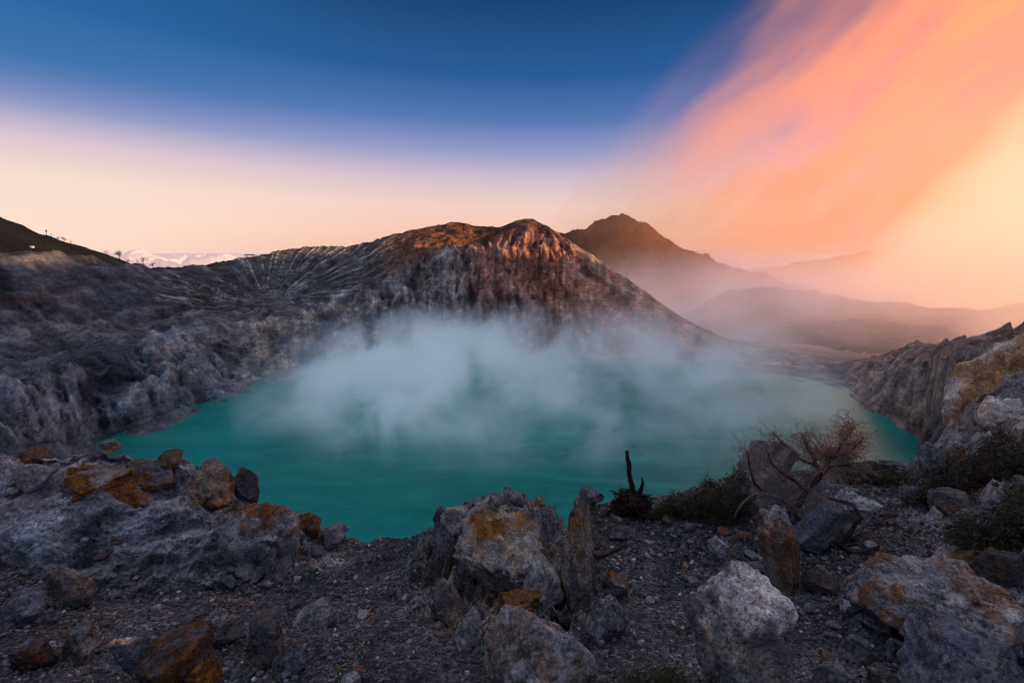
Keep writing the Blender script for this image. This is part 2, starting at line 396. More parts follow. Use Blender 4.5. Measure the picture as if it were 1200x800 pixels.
cw = lerp3(cw, (.42, .17, .10), .55 * sstep(525, 590, PX) * sstep(740, 660, PX) * sstep(3.2, 3.7, ss) * sstep(-.45, .2, nz))  # red of the sunlit peak painted into the rock tint
cw = lerp3(cw, (.24, .11, .06), m_head); cw = lerp3(cw, (.07, .05, .03), .7 * m_head * sstep(.0, .4, n2))
cw = lerp3(cw, (.30, .2, .14), .6 * m_head * sstep(4.9, 4.3, ss))
cw = lerp3(cw, (.25, .19, .165), m_right); cw = lerp3(cw, (.27, .16, .13), m_right * sstep(3.0, 2.1, ss) * .8)
cw = lerp3(cw, (.045, .045, .035), .6 * sstep(5.85, 6.0, ss))
grit = fbm(X0 * .16, Y0 * .16, zz * .16, 3, 72) + .6 * perlin(X0 * .45, Y0 * .45, zz * .45, 75)
stk = perlin(PX * .17 + .5 * mid, zz * .012, None, 78) + .6 * perlin(PX * .42, zz * .02, None, 79)
stm = np.clip(m_cliff + .6 * m_flank + .7 * m_white, 0, 1)
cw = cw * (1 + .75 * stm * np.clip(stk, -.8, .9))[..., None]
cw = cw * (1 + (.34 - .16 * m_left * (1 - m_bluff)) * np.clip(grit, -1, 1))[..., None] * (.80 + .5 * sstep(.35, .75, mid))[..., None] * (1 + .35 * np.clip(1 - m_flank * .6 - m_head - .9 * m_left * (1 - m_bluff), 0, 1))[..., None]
cw = lerp3(cw, cw * np.array([.90, 1.0, 1.06], np.float32), np.clip(m_left + m_bowl, 0, 1))
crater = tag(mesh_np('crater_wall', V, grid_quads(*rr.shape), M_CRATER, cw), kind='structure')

# --- land behind the rim
def back_land(name, azd, lines, rows, seed, amp, colour, freq=.008, ncol=260, kind='structure'):
    a = np.radians(np.linspace(azd[0], azd[1], ncol)); r_, z_, s_ = polar_grid(a, lines, rows, 3)
    z_ = soften(z_, 3)
    x, y = r_ * np.sin(a), r_ * np.cos(a)
    d = amp * (ridged(x * freq, y * freq, None, 5, seed) - .55) * 2 + amp * .35 * fbm(x * freq * 9, y * freq * 9, None, 3, seed + 1)
    v = displace(r_, z_, a, d)
    n = fbm(x * .012, y * .012, None, 4, seed + 2)
    c = lerp3(colour[0], colour[1], sstep(-.4, .5, n))
    return tag(mesh_np(name, v, grid_quads(*r_.shape), M_HILL, c), kind=kind)

L = Line
back_land('hill', (-75, -33), [L([A(-80, 690, -10), A(-48, 690, -20), A(-33, 900, -60)]),
          L([A(-75, 1000, 160), (-200, 200, 950), (-60, 236, 920), (0, 255, 900), (40, 271, 900), (80, 284, 905), (120, 296.5, 915), (150, 306, 925), (200, 330, 940)]),
          L([A(-80, 1400, -40), A(-33, 1400, -100)])], [70, 20], 90, 5, ((.008, .009, .008), (.016, .017, .013)))  # tint darkened so the slope reads as shaded
back_land('mountain', (-2, 36), [L([A(-5, 1150, -130), A(40, 1150, -170)]),
          L([(560, 300, 1500), (600, 285, 1500), (640, 268, 1500), (662, 272, 1480), (684, 268, 1480), (700, 258, 1490), (716, 250.5, 1500), (738, 252.5, 1500), (758, 262, 1480), (800, 287, 1440), (840, 305, 1400), (880, 318, 1380), (930, 330, 1350), (980, 345, 1350)]),
          L([A(-5, 2200, -220), A(40, 2200, -220)])], [140, 30], 120, 12, ((.026, .019, .016), (.062, .036, .024)), .009, 420)
back_land('foothill', (16, 52), [L([A(10, 860, -150), A(55, 860, -150)]),
          L([(800, 372, 1100), (850, 340, 1150), (890, 336, 1150), (960, 342, 1130), (1020, 350, 1110), (1090, 360, 1090), (1160, 362, 1060), (1240, 345, 1000), (1400, 345, 980)]),
          L([A(10, 1500, -160), A(55, 1400, -160)])], [70, 20], 130, 8, ((.05, .04, .03), (.1, .075, .055)), .008, 240)
back_land('ridge', (20, 134), [L([A(15, 1500, -180), A(55, 1250, -150), A(135, 900, -60)]),
          L([(840, 322, 2100), (900, 313, 2050), (950, 306, 2000), (1000, 297, 1950), (1040, 286, 1900), (1062, 276, 1850), (1085, 269, 1800), (1110, 267, 1780), (1150, 259, 1700), (1200, 250, 1600),
             A(50, 1500, 150), A(53, 1450, 120), A(60, 1430, 55), A(79.0, 1260, 50), A(81.5, 1250, 165), A(84, 1240, 195), A(107, 1200, 190), A(111, 1200, 95), A(135, 1200, 95)]),  # unseen crest past the right edge
          L([A(15, 3000, -250), A(135, 2200, -150)])], [110, 30], 140, 10, ((.05, .035, .022), (.11, .075, .045)), .005, 520)

# --- far plain under the clouds, and the ground sheet that reaches the horizon
m, t = new_mat('far_land'); b = t.new('ShaderNodeBsdfDiffuse'); co = t.new('ShaderNodeNewGeometry').outputs['Position']
t.set(b.inputs[0], t.ramp(t.noise(co, .0004, 6, .6), [(.3, (.05, .05, .05, 1)), (.7, (.10, .09, .085, 1))])); o_ = t.new('ShaderNodeOutputMaterial'); t.l.new(b.outputs[0], o_.inputs[0])
N = 48; ang = np.linspace(0, 2 * math.pi, N, endpoint=False); rad = np.array([5, 800, 3000, 12000, 40000, 120000.])
V = np.stack([np.outer(rad, np.sin(ang)), np.outer(rad, np.cos(ang)), np.repeat(np.array([-160, -175, -320, -600, -900, -900.])[:, None], N, 1)], -1)
q = grid_quads(len(rad), N); i = np.arange(len(rad) * N).reshape(len(rad), N)
q = np.vstack([q, np.stack([i[:-1, -1], i[:-1, 0], i[1:, 0], i[1:, -1]], -1)])
tag(mesh_np('plain', V, q, m), kind='structure')

# sea of clouds
m, t = new_mat('cloud_tops'); b = t.new('ShaderNodeBsdfPrincipled'); b.inputs['Base Color'].default_value = (.5, .46, .46, 1); b.inputs['Roughness'].default_value = 1
co = t.new('ShaderNodeNewGeometry').outputs['Position']
t.set(b.inputs['Base Color'], t.ramp(t.noise(co, .0008, 5, .6), [(.3, (.40, .36, .38, 1)), (.7, (.56, .52, .50, 1))]))
b.inputs['Emission Color'].default_value = (1, .64, .56, 1); b.inputs['Emission Strength'].default_value = .52; b.inputs['Specular IOR Level'].default_value = 0  # clouds given emission in place of light scattered inside them
o_ = t.new('ShaderNodeOutputMaterial'); t.l.new(b.outputs[0], o_.inputs[0])
a = np.radians(np.linspace(-60, 60, 700)); rads = np.concatenate([np.linspace(3500, 6000, 30, endpoint=False), np.linspace(6000, 8600, 170, endpoint=False), np.exp(np.linspace(np.log(8600), np.log(90000), 120))])
rr, _ = np.meshgrid(rads, a, indexing='ij'); x = rr * np.sin(a); y = rr * np.cos(a)
bil = np.abs(fbm(x * .0006, y * .0006, None, 3, 200, .5)) * 2.0
puff = np.abs(perlin(x * .0022, y * .0022, None, 201)) * 1.6 + np.abs(perlin(x * .006, y * .006, None, 202)) * .7
lft = sstep(R(-26), R(-30), a)[None] * sstep(R(-45), R(-39), a)[None] * sstep(9000, 6500, rr)
z = -330 + 110 * bil + 70 * puff + lft * (95 + 40 * bil + 38 * puff + 26 * np.abs(perlin(x * .016, y * .016, None, 203)) + 14 * perlin(x * .03, y * .03, None, 204))
tag(mesh_np('cloud_sea', np.stack([x, y, z], -1), grid_quads(*rr.shape), m), kind='stuff',
    label='pinkish white sea of clouds below the horizon beyond the crater', cat='clouds')

# --- lake
m, t = new_mat('turquoise_water')
co = t.new('ShaderNodeNewGeometry').outputs['Position']
mp0 = t.new('ShaderNodeMapping'); t.set(mp0.inputs[0], co); mp0.inputs['Scale'].default_value = (.010, .035, .02); mp0.inputs['Rotation'].default_value = (0, 0, .25)
b = t.new('ShaderNodeBsdfPrincipled')
t.set(b.inputs['Base Color'], t.mix(t.range(t.noise(mp0.outputs[0], 1.0, 6, .65, 1.2), .42, .70, 0, .7), t.ramp(t.noise(co, .005, 5, .6, .8), [(.32, (.001, .18, .155, 1)), (.68, (.008, .32, .26, 1))]), (.03, .38, .29, 1)))
b.inputs['Roughness'].default_value = .28; b.inputs['Specular IOR Level'].default_value = .22
bp_ = t.new('ShaderNodeBump'); bp_.inputs['Strength'].default_value = .35; bp_.inputs['Distance'].default_value = .6
mp = t.new('ShaderNodeMapping'); t.set(mp.inputs[0], co); mp.inputs['Scale'].default_value = (.22, .5, .3)
t.set(bp_.inputs['Height'], t.noise(mp.outputs[0], 1.0, 5, .6)); t.set(b.inputs['Normal'], bp_.outputs[0])
o_ = t.new('ShaderNodeOutputMaterial'); t.l.new(b.outputs[0], o_.inputs[0])
a = np.radians(np.linspace(-50, 52, 160)); r1, _ = shore.at(a, 2)
rows = np.linspace(0, 1, 40)[:, None]; rr = 120 * (1 - rows) + (r1[None] + 25) * rows
tag(mesh_np('lake', np.stack([rr * np.sin(a), rr * np.cos(a), np.full_like(rr, LAKE_Z)], -1), grid_quads(*rr.shape), m), kind='structure')

# ------------------------------------------------------------------ foreground: the rim the viewer stands on
def PZ(px, py, z):
    p = polar(px, py, z=z); return ('az', math.degrees(p[0]), p[1], p[2])
f0 = Line([A(-110, .6, -2.3), A(0, .6, -2.0), A(110, .6, -2.3)])
f1 = Line([A(-110, 3.2, -2.6)] + [PZ(px, 800, -3.2) for px in (-250, 0, 200, 400, 600, 800, 1000, 1200, 1450)] + [A(110, 3.2, -2.4)])
f2 = Line([A(-110, 7, -3.0), (-250, 650, 9.0), (0, 662, 8.3), (50, 692, 7.5), (100, 702, 7.2), (200, 697, 6.9), (300, 692, 6.5), (400, 690, 5.9), (450, 700, 5.3), (500, 715, 4.7), (540, 738, 4.2),
           (600, 750, 3.95), (690, 745, 4.1), (720, 705, 5.2), (800, 690, 5.8), (900, 690, 6.0), (1000, 684, 6.2), (1100, 672, 6.4), (1200, 660, 6.6), (1450, 640, 6.8), A(110, 7, -1.0)])
lip = Line([A(-110, 9, -2.2), (-250, 600, 9.7), (0, 590, 8.75), (60, 590, 8.5), (100, 590, 8.3), (150, 592, 8.05), (200, 596, 7.75), (250, 610, 7.5), (290, 622, 7.3), (320, 632, 7.2), (380, 650, 7.1), (430, 662, 6.6), (470, 665, 6.0),
            (500, 660, 5.5), (540, 650, 5.05), (600, 645, 4.85), (640, 648, 4.9), (680, 650, 5.0), (700, 640, 6.6), (760, 625, 7.2), (860, 600, 7.6), (1000, 590, 8.4), (1060, 585, 8.6), (1100, 570, 8.8), (1150, 545, 9.2), (1200, 520, 9.6), (1450, 480, 10), A(90, 9, .5), A(110, 10, .8)])
f3 = Line([A(-110, 11, -1.6), (-250, 525, 11), (0, 530, 9.8), (60, 526, 9.4), (110, 522, 9.2), (150, 526, 9), (200, 535, 8.7), (250, 549, 8.4), (290, 566, 8.2), (308, 588, 8.0), (350, 606, 7.8), (380, 621, 7.8), (430, 634, 7.9),
           (470, 629, 7.0), (500, 618, 6.3), (530, 602, 5.8), (560, 592, 5.6), (600, 597, 5.5), (640, 600, 5.6), (665, 608, 5.8), (690, 588, 8.2), (720, 588, 8.6), (760, 584, 8.8), (800, 577, 9), (860, 556, 9.6), (900, 552, 10),
           (1000, 548, 11), (1055, 546, 11.5), (1090, 527, 11.5), (1115, 492, 12), (1150, 462, 13), (1200, 440, 14), (1450, 400, 15), A(90, 13, 1.1), A(110, 14, 1.6)])  # unseen ground far right raised to keep low sun off the rim
class Off:
    def __init__(s, l, dr, dz): s.l, s.dr, s.dz = l, dr, dz
    def at(s, az, sm=0):
        r, z = s.l.at(az, sm); return r + s.dr, z - s.dz
f5 = Line([A(-110, 42, -22), A(-50, 42, -24), A(0, 34, -31), A(30, 36, -26), A(44, 38, -20), A(110, 44, -8)])
FL = [f0, f1, f2, lip, f3, Off(f3, .7, 1.3), f5]
az = np.radians(np.concatenate([np.linspace(-100, -56, 60, endpoint=False), np.linspace(-56, 56, 1050), np.linspace(56.7, 100, 60)]))
rr, zz, ss = polar_grid(az, FL, [50, 210, 140, 130, 45, 25], 3)
zz = soften(zz, 4)
PX = np.broadcast_to(px_of(az)[None], rr.shape); X0 = rr * np.sin(az); Y0 = rr * np.cos(az)
m_bank = sstep(420, 330, PX) * sstep(1.95, 2.2, ss)
m_out = sstep(445, 520, PX) * sstep(715, 690, PX) * sstep(1.2, 1.9, ss)
m_slab = sstep(1000, 1060, PX) * sstep(1.15, 1.5, ss) * sstep(2.35, 2.0, ss)
m_side = sstep(1080, 1120, PX) * sstep(2.3, 2.6, ss)
rocky = np.clip(m_bank + m_out + m_slab + m_side, 0, 1)
wq = .5 * fbm(X0 * .5, Y0 * .5, zz * .5, 3, 300)
big = ridged(X0 * .55 + wq, Y0 * .55, zz * .6 + wq, 4, 301)
blk = ridged(X0 * 1.5 + wq, Y0 * 1.5, zz * 1.6, 4, 302)
chip = ridged(X0 * 5, Y0 * 5, zz * 5, 3, 303)
lay = perlin(zz * 5.5 + .5 * X0 + 1.2 * fbm(X0 * .6, Y0 * .6, None, 3, 305), X0 * .25, Y0 * .25, 304)
lay2 = perlin(zz * 15 + 1.1 * X0 + 1.5 * fbm(X0 * .6, Y0 * .6, None, 3, 305), X0 * .5, Y0 * .5, 309)
grain = fbm(X0 * 7, Y0 * 7, zz * 7, 3, 306)
d = .10 * fbm(X0 * .7, Y0 * .7, None, 3, 307) + .018 * grain
rk = rocky * (1 - .6 * m_bank)
d = d + rk * (.60 * (big - .6) + .40 * (blk - .6)) + rocky * .10 * (chip - .6) + m_bank * .18 * (big - .6)
d = d + (m_bank + m_slab) * (.15 * lay + .06 * lay2)
d = d + m_out * (.35 * (blk - .6) + .10 * (chip - .6))
d = d * sstep(.5, 1.0, ss)
V = displace(rr, zz, az, d)
n1 = fbm(X0 * .8, Y0 * .8, zz * .8, 4, 310); n2 = fbm(X0 * 2.2, Y0 * 2.2, zz * 2.2, 4, 311)
cg = lerp3((.112, .117, .134), (.205, .204, .22), sstep(-.4, .5, n1 + .4 * n2))
cg = lerp3(cg, (.14, .075, .035), .7 * sstep(.28, .6, n1) * sstep(420, 300, PX) * sstep(2.1, 1.6, ss))
cg = lerp3(cg, (.17, .135, .13), .6 * sstep(.15, .5, n2) * (1 - m_bank))
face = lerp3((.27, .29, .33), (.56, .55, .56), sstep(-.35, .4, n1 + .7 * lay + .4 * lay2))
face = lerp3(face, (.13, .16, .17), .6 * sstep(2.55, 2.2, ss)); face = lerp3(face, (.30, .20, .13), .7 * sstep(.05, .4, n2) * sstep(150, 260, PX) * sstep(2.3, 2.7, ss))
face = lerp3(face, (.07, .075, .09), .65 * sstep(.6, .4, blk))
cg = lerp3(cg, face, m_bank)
n3_ = fbm(X0 * 7, Y0 * 7, zz * 7, 3, 312)
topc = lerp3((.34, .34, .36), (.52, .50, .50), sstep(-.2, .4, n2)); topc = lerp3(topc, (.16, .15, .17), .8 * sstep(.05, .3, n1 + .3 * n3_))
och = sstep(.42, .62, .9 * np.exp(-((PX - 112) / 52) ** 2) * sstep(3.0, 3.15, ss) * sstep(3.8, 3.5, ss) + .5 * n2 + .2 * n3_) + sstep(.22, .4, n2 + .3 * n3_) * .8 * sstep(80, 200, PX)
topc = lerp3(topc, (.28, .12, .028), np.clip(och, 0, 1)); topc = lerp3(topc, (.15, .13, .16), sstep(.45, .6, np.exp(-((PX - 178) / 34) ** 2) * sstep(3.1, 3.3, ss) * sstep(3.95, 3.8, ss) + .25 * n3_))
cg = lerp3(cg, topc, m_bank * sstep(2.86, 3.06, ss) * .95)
oc = lerp3((.19, .185, .20), (.42, .40, .40), sstep(-.25, .4, n1 + .5 * n2)); oc = lerp3(oc, (.24, .14, .055), .75 * sstep(.12, .35, n2))
oc = lerp3(oc, (.075, .075, .09), .7 * sstep(.62, .42, blk))
cg = lerp3(cg, oc, m_out)
sc_ = lerp3((.20, .20, .215), (.40, .39, .39), sstep(-.3, .4, n1 + .6 * lay)); sc_ = lerp3(sc_, (.26, .13, .05), .85 * sstep(.22, .42, n2 + .3 * n1)); sc_ = lerp3(sc_, (.08, .08, .095), .7 * sstep(.6, .42, blk))
cg = lerp3(cg, sc_, np.clip(m_slab + m_side, 0, 1))
cg = lerp3(cg, (.10, .10, .11), sstep(4.2, 5, ss))
cg4 = np.concatenate([cg, (1 - rocky)[..., None]], -1)
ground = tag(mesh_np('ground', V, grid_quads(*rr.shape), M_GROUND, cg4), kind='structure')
ground['label'] = 'dark gravel and pale rock of the crater rim'
_v = V[:, 55:-55].reshape(-1, 3); GB = BVHTree.FromPolygons([tuple(p) for p in _v[:].tolist()], grid_quads(V.shape[0], V.shape[1] - 110).tolist())

def hit(px, py):
    d = Vector(ray(px, py)); d.normalize(); h = GB.ray_cast(Vector((0, 0, 0)), d)
    return h[0], h[1]
def drop(x, y):
    h = GB.ray_cast(Vector((x, y, 20)), Vector((0, 0, -1))); return h[0], h[1]
def depth(p): return p[1] * CP - p[2] * SP

_ico = {}
def ico(n):
    if n not in _ico:
        bm = bmesh.new(); bmesh.ops.create_icosphere(bm, subdivisions=n, radius=1)
        _ico[n] = (np.array([v.co[:] for v in bm.verts]), np.array([[v.index for v in f.verts] for f in bm.faces])); bm.free()
    return _ico[n]

def rock_shape(size, seed, sub=5, cuts=20, rough=.13, layered=0.0, boxy=.5, sharp=.96):
    """a broken stone: a rounded block cut by random planes, then weathered"""
    rg = np.random.default_rng(seed); P, T = ico(sub); P = P.copy()
    q = np.abs(P) ** (1 + 2.2 * boxy); P = P / (q.sum(1, keepdims=True) ** (1 / (1 + 2.2 * boxy)))     # from ball toward block
    for _ in range(cuts):
        n = rg.normal(size=3); n /= np.linalg.norm(n); off = rg.uniform(.52, .97)
        k = P @ n - off; P = P - np.where(k > 0, k * sharp, 0)[:, None] * n
    o = rg.uniform(-50, 50, 3); Q = P * 1.0 + o
    N = P / np.linalg.norm(P, axis=1, keepdims=True)
    k = np.abs(perlin(Q[:, 0] * 2.3, Q[:, 1] * 2.3, Q[:, 2] * 2.3, seed + 5))          # cracks
    h = -rough * .4 * sstep(.05, .0, k) + rough * (1.3 * (ridged(Q[:, 0] * 1.4, Q[:, 1] * 1.4, Q[:, 2] * 1.4, 4, seed) - .6) + .6 * (ridged(Q[:, 0] * 4.5, Q[:, 1] * 4.5, Q[:, 2] * 4.5, 4, seed + 3) - .6))
    if layered:
        h = h + layered * (.6 * perlin(Q[:, 2] * 6 + .7 * fbm(Q[:, 0], Q[:, 1], None, 2, seed), Q[:, 0] * .4, Q[:, 1] * .4, seed) + .3 * perlin(Q[:, 2] * 15 + Q[:, 0] * .8, Q[:, 0] * .6, Q[:, 1] * .6, seed + 1))
    P = P + N * h[:, None]
    return P * np.asarray(size) / 2, T, Q

TINT = {'slate': (.14, .147, .18), 'grey': (.23, .23, .25), 'pale': (.42, .415, .425), 'white': (.70, .67, .65), 'tan': (.34, .28, .22), 'rust': (.22, .088, .03), 'ochre': (.27, .118, .026), 'dark': (.075, .075, .085), 'brown': (.17, .12, .09), 'cream': (.60, .39, .21)}  # cream has the orange light on the right outcrop mixed into its tint
def paint(P, Q, base, alt, patch, top, size, seed, topz=.24):
    """base tint, patches of a second tint, and a tint that gathers on the upper faces"""
    n = fbm(Q[:, 0] * 1.3, Q[:, 1] * 1.3, Q[:, 2] * 1.3, 4, seed + 9); n2 = fbm(Q[:, 0] * 4, Q[:, 1] * 4, Q[:, 2] * 4, 5, seed + 10, .7)
    c = lerp3(np.array(TINT[base]) * .75, np.array(TINT[base]) * 1.2, sstep(-.4, .4, n + .4 * n2))
    if alt: c = lerp3(c, TINT[alt], sstep(.58 - patch, .68 - patch, n * .8 + .5 + .30 * n2)[:] * (.62 + .3 * sstep(-.3, .3, n2)))
    if top: c = lerp3(c, TINT[top], sstep(topz, topz + .12, P[:, 2] / size[2] + .10 * n2 + .16 * n))
    return c

def rock(name, label, px, py, wpx, hpx, base='grey', alt=None, patch=.3, top=None, tilt=0, turn=None, deep=.8, seed=None, sub=5, cuts=20, rough=.13, layered=0.0, boxy=.6, embed=.22, r=None, sink=.34, cat='rock', group=None, smooth=True, topz=.24):
    """a rock whose picture box is wpx by hpx with its foot at px,py, resting on the ground there"""
    seed = seed if seed is not None else int(px * 7 + py * 13)
    if r is None:
        h, n = hit(px, py)
        if h is None: h = Vector(pt(px, py, r=9))
    else: h = Vector(pt(px, py, r=r))
    s = depth(h) / F; W, H = wpx * s, hpx * s * 1.06
    fwd = Vector((h.x, h.y, 0)).normalized()
    size = np.array([W, W * deep, H * (1 + sink)])
    P, T, Q = rock_shape(size, seed, sub, cuts, rough, layered, boxy)
    ti = R(tilt); c_, s_ = math.cos(ti), math.sin(ti)
    P2 = P.copy(); P2[:, 0] = P[:, 0] * c_ + P[:, 2] * s_; P2[:, 2] = -P[:, 0] * s_ + P[:, 2] * c_
    tint = paint(P, Q, base, alt, patch, top, size, seed, topz)
    o = mesh_np(name, P2, T, M_ROCK, tint, smooth)
    ang = math.atan2(fwd.x, fwd.y)
    o.rotation_euler = (0, 0, -ang + (R(turn) if turn else 0))
    up = H * (.5 - sink * .5)
    o.location = h + fwd * (W * deep * embed) + Vector((0, 0, up))
    return tag(o, label, cat, group)

B = 'boulder'
# left bank
rock('rock_slab', 'dark purple-grey slab lying on top of the left rock bank', 180, 586, 84, 32, 'slate', 'rust', .12, tilt=8, deep=1.0, seed=5, boxy=1.0, sink=.55, embed=.42, cat='rock slab')
rock('boulder', 'rust orange boulder on top of the left rock bank', 112, 588, 92, 34, 'ochre', 'grey', .16, tilt=5, deep=.9, seed=8, rough=.16, sink=.6, embed=.42, cuts=34, cat=B)
rock('boulder', 'pale grey round boulder on the crest of the left rock bank', 48, 572, 42, 30, 'pale', 'grey', .3, seed=12, sub=4, cat=B)
rock('boulder', 'small ochre boulder beside the pale grey boulder on the left bank', 44, 545, 32, 20, 'brown', 'rust', .3, seed=14, sub=4, cat=B)
rock('boulder', 'whitish block at the far left end of the left bank', 10, 572, 50, 40, 'pale', None, seed=15, layered=.05, cat=B)
rock('boulder', 'knobbly pale lump on the skyline of the left bank', 132, 530, 26, 14, 'pale', 'rust', .25, seed=17, sub=4, cat=B)
rock('boulder', 'rusty lump on the skyline of the left bank above the dark slab', 200, 545, 36, 16, 'rust', 'brown', .3, seed=19, sub=4, cat=B)
rock('rock_outcrop', 'pinkish crumbling outcrop at the right end of the left bank', 252, 608, 84, 50, 'tan', 'rust', .22, seed=21, rough=.17, layered=.05, sink=.6, deep=1.1, embed=.42, cuts=36, boxy=.8, cat='outcrop')
rock('boulder', 'dark jagged rock at the lake end of the left bank', 293, 590, 32, 44, 'slate', 'brown', .3, seed=23, sub=4, cat=B)
rock('rock_outcrop', 'pale rounded outcrop with a rusty cap below the left bank', 318, 684, 116, 84, 'pale', 'grey', .3, top='rust', seed=26, rough=.17, layered=.06, deep=1.2, sink=.6, embed=.42, cuts=38, boxy=.8, cat='outcrop')
rock('boulder', 'rust brown rock on the crest right of the left bank', 362, 628, 44, 24, 'brown', 'rust', .35, seed=27, sub=4, cat=B)
rock('boulder', 'grey boulder on the crest where the left bank runs out', 392, 640, 40, 26, 'grey', None, seed=28, sub=4, cat=B)
rock('boulder', 'tall tan boulder standing at the foot of the left bank', 82, 714, 50, 62, 'tan', 'grey', .28, tilt=-8, seed=31, cat=B)
rock('rock_slab', 'flat slate rock at the left edge below the bank', 26, 732, 66, 30, 'slate', None, tilt=-14, seed=33, cat='rock slab')
rock('boulder', 'rounded brown-grey boulder lying in the dark gravel below the tall tan boulder', 98, 774, 42, 40, 'brown', 'grey', .3, seed=36, cat=B)
rock('boulder', 'rusty rock half buried in gravel near the left edge', 44, 784, 50, 36, 'rust', 'dark', .3, seed=38, cat=B)
rock('boulder', 'large rust orange rock half buried at the foot of the slope', 222, 796, 92, 62, 'rust', 'dark', .25, seed=41, rough=.14, cat=B)
rock('rock_slab', 'leaning grey slab against the large rust orange rock', 176, 800, 44, 72, 'slate', 'grey', .2, tilt=-24, seed=43, boxy=.8, deep=.5, cat='rock slab')
rock('boulder', 'smooth grey boulder resting on the large rust orange rock', 268, 756, 38, 30, 'grey', 'brown', .2, seed=45, sub=4, cat=B)
rock('boulder', 'round orange brown boulder below the large rust orange rock', 244, 806, 44, 34, 'rust', 'ochre', .3, seed=47, cat=B)
rock('boulder', 'small pale boulder above the large rust orange rock', 256, 734, 26, 22, 'pale', None, seed=48, sub=4, cat=B)
rock('rock_slab', 'upright slate block with an ochre spot in the gravel', 316, 784, 44, 74, 'slate', 'brown', .18, tilt=6, seed=51, boxy=.8, cat='rock slab')
rock('rock_slab', 'flat pointed grey slab lying on the gravel right of the upright slate block', 372, 736, 56, 26, 'grey', None, tilt=-20, seed=53, boxy=.7, cat='rock slab')
rock('boulder', 'dark slate boulder at the bottom of the gravel slope', 346, 790, 46, 28, 'slate', None, seed=55, cat=B)
rock('boulder', 'light grey stone cut by the bottom edge left of the central outcrop', 412, 806, 26, 18, 'pale', None, seed=56, sub=4, cat=B)
# central outcrop
rock('rock_outcrop', 'main body of the central outcrop with an orange stained top', 592, 694, 150, 96, 'pale', 'tan', .25, top='ochre', topz=.25, seed=62, rough=.18, deep=1.2, sink=.6, cuts=34, boxy=1.1, cat='outcrop')
rock('rock_pillar', 'upright rock pillar with an orange cap at the right of the central outcrop', 673, 702, 46, 104, 'grey', 'tan', .22, top='ochre', topz=.2, seed=64, rough=.16, layered=.02, boxy=1.6, cuts=12, deep=1.0, cat='rock pillar')
rock('boulder', 'pinkish white knob at the left shoulder of the central outcrop', 537, 624, 40, 30, 'white', 'tan', .3, seed=66, sub=4, cat=B)
rock('boulder', 'dark block on the crest left of the central outcrop', 516, 616, 24, 22, 'slate', None, seed=67, sub=4, cat=B)
rock('boulder', 'rust stained ledge halfway down the central outcrop', 572, 652, 46, 24, 'ochre', 'dark', .25, seed=68, sub=4, cat=B)
rock('boulder', 'smooth pale block set in the middle of the central outcrop', 632, 704, 42, 46, 'pale', None, seed=70, cat=B)
rock('boulder', 'split grey boulder low on the central outcrop', 552, 762, 42, 50, 'pale', 'grey', .35, tilt=14, seed=72, cat=B)
rock('boulder', 'rounded pale boulder beside the split grey boulder', 582, 768, 40, 46, 'pale', 'brown', .2, seed=74, cat=B)
rock('boulder', 'greyish mound with a ridge left of the split boulder', 524, 736, 46, 54, 'grey', 'brown', .2, tilt=-10, seed=75, cat=B)
rock('rock_ledge', 'dark orange hollowed ledge under the middle of the central outcrop', 606, 728, 70, 34, 'brown', 'ochre', .32, seed=77, rough=.2, cat='rock ledge')
rock('boulder', 'lavender grey rounded boulder at the foot of the orange capped pillar', 712, 750, 52, 60, 'pale', 'slate', .3, seed=79, cat=B)
rock('boulder', 'small boulder with a rusty top right of the orange capped pillar', 720, 700, 34, 32, 'grey', None, top='ochre', seed=81, sub=4, cat=B)
rock('rock_outcrop', 'broad rough grey shelf at the bottom of the central outcrop', 626, 838, 176, 92, 'pale', 'brown', .2, seed=83, rough=.16, sink=.6, embed=.42, cuts=34, cat='outcrop')
# middle gravel and the big pale boulder
rock('boulder', 'big pale boulder with a whitish top in the gravel', 854, 808, 122, 134, 'grey', 'tan', .18, top='white', seed=92, rough=.17, boxy=1.5, cuts=16, deep=.9, cat=B)
rock('boulder', 'light blue-grey stone in the gravel above the big pale boulder', 840, 650, 26, 22, 'pale', None, seed=92, sub=4, cat=B)
rock('boulder', 'small round stone just above the whitish top of the big pale boulder', 858, 676, 13, 12, 'pale', None, seed=93, sub=4, cat='stone')
rock('boulder', 'tiny tan stone in the middle of the gravel slope', 803, 666, 10, 7, 'cream', None, seed=94, sub=3, cat='stone')
rock('boulder', 'dark knobbly rock on the crest left of the burnt stump', 694, 590, 34, 18, 'slate', 'grey', .3, seed=95, sub=4, cat=B)
rock('boulder', 'slate rock in the gravel behind the orange capped pillar', 722, 634, 30, 18, 'slate', None, seed=96, sub=4, cat=B)
rock('rock_slab', 'flat slate slab right of the big pale boulder', 888, 690, 52, 28, 'slate', 'grey', .2, tilt=12, seed=97, cat='rock slab')
# around the dead shrub
rock('rock_slab', 'tall pale slab with a dark top behind the dead shrub', 886, 576, 54, 72, 'white', 'tan', .2, top='slate', tilt=18, seed=101, boxy=1.6, cuts=10, deep=.6, layered=.03, cat='rock slab')
rock('rock_slab', 'leaning slab with a pale crust and an orange face below the dead shrub', 914, 690, 44, 112, 'tan', 'rust', .36, top='pale', tilt=-14, seed=104, boxy=1.6, cuts=10, deep=.6, cat='rock slab')
rock('boulder', 'white rock with a violet tint behind the dead shrub trunk', 986, 634, 58, 68, 'white', 'slate', .15, tilt=18, seed=107, boxy=1.2, cat=B)
rock('rock_slab', 'steep grey slab under the dead shrub', 952, 650, 46, 70, 'grey', 'slate', .3, tilt=20, seed=109, boxy=.8, cat='rock slab')
rock('boulder', 'grey bluish rock below the orange faced slab', 905, 750, 40, 46, 'slate', 'grey', .3, seed=111, cat=B)
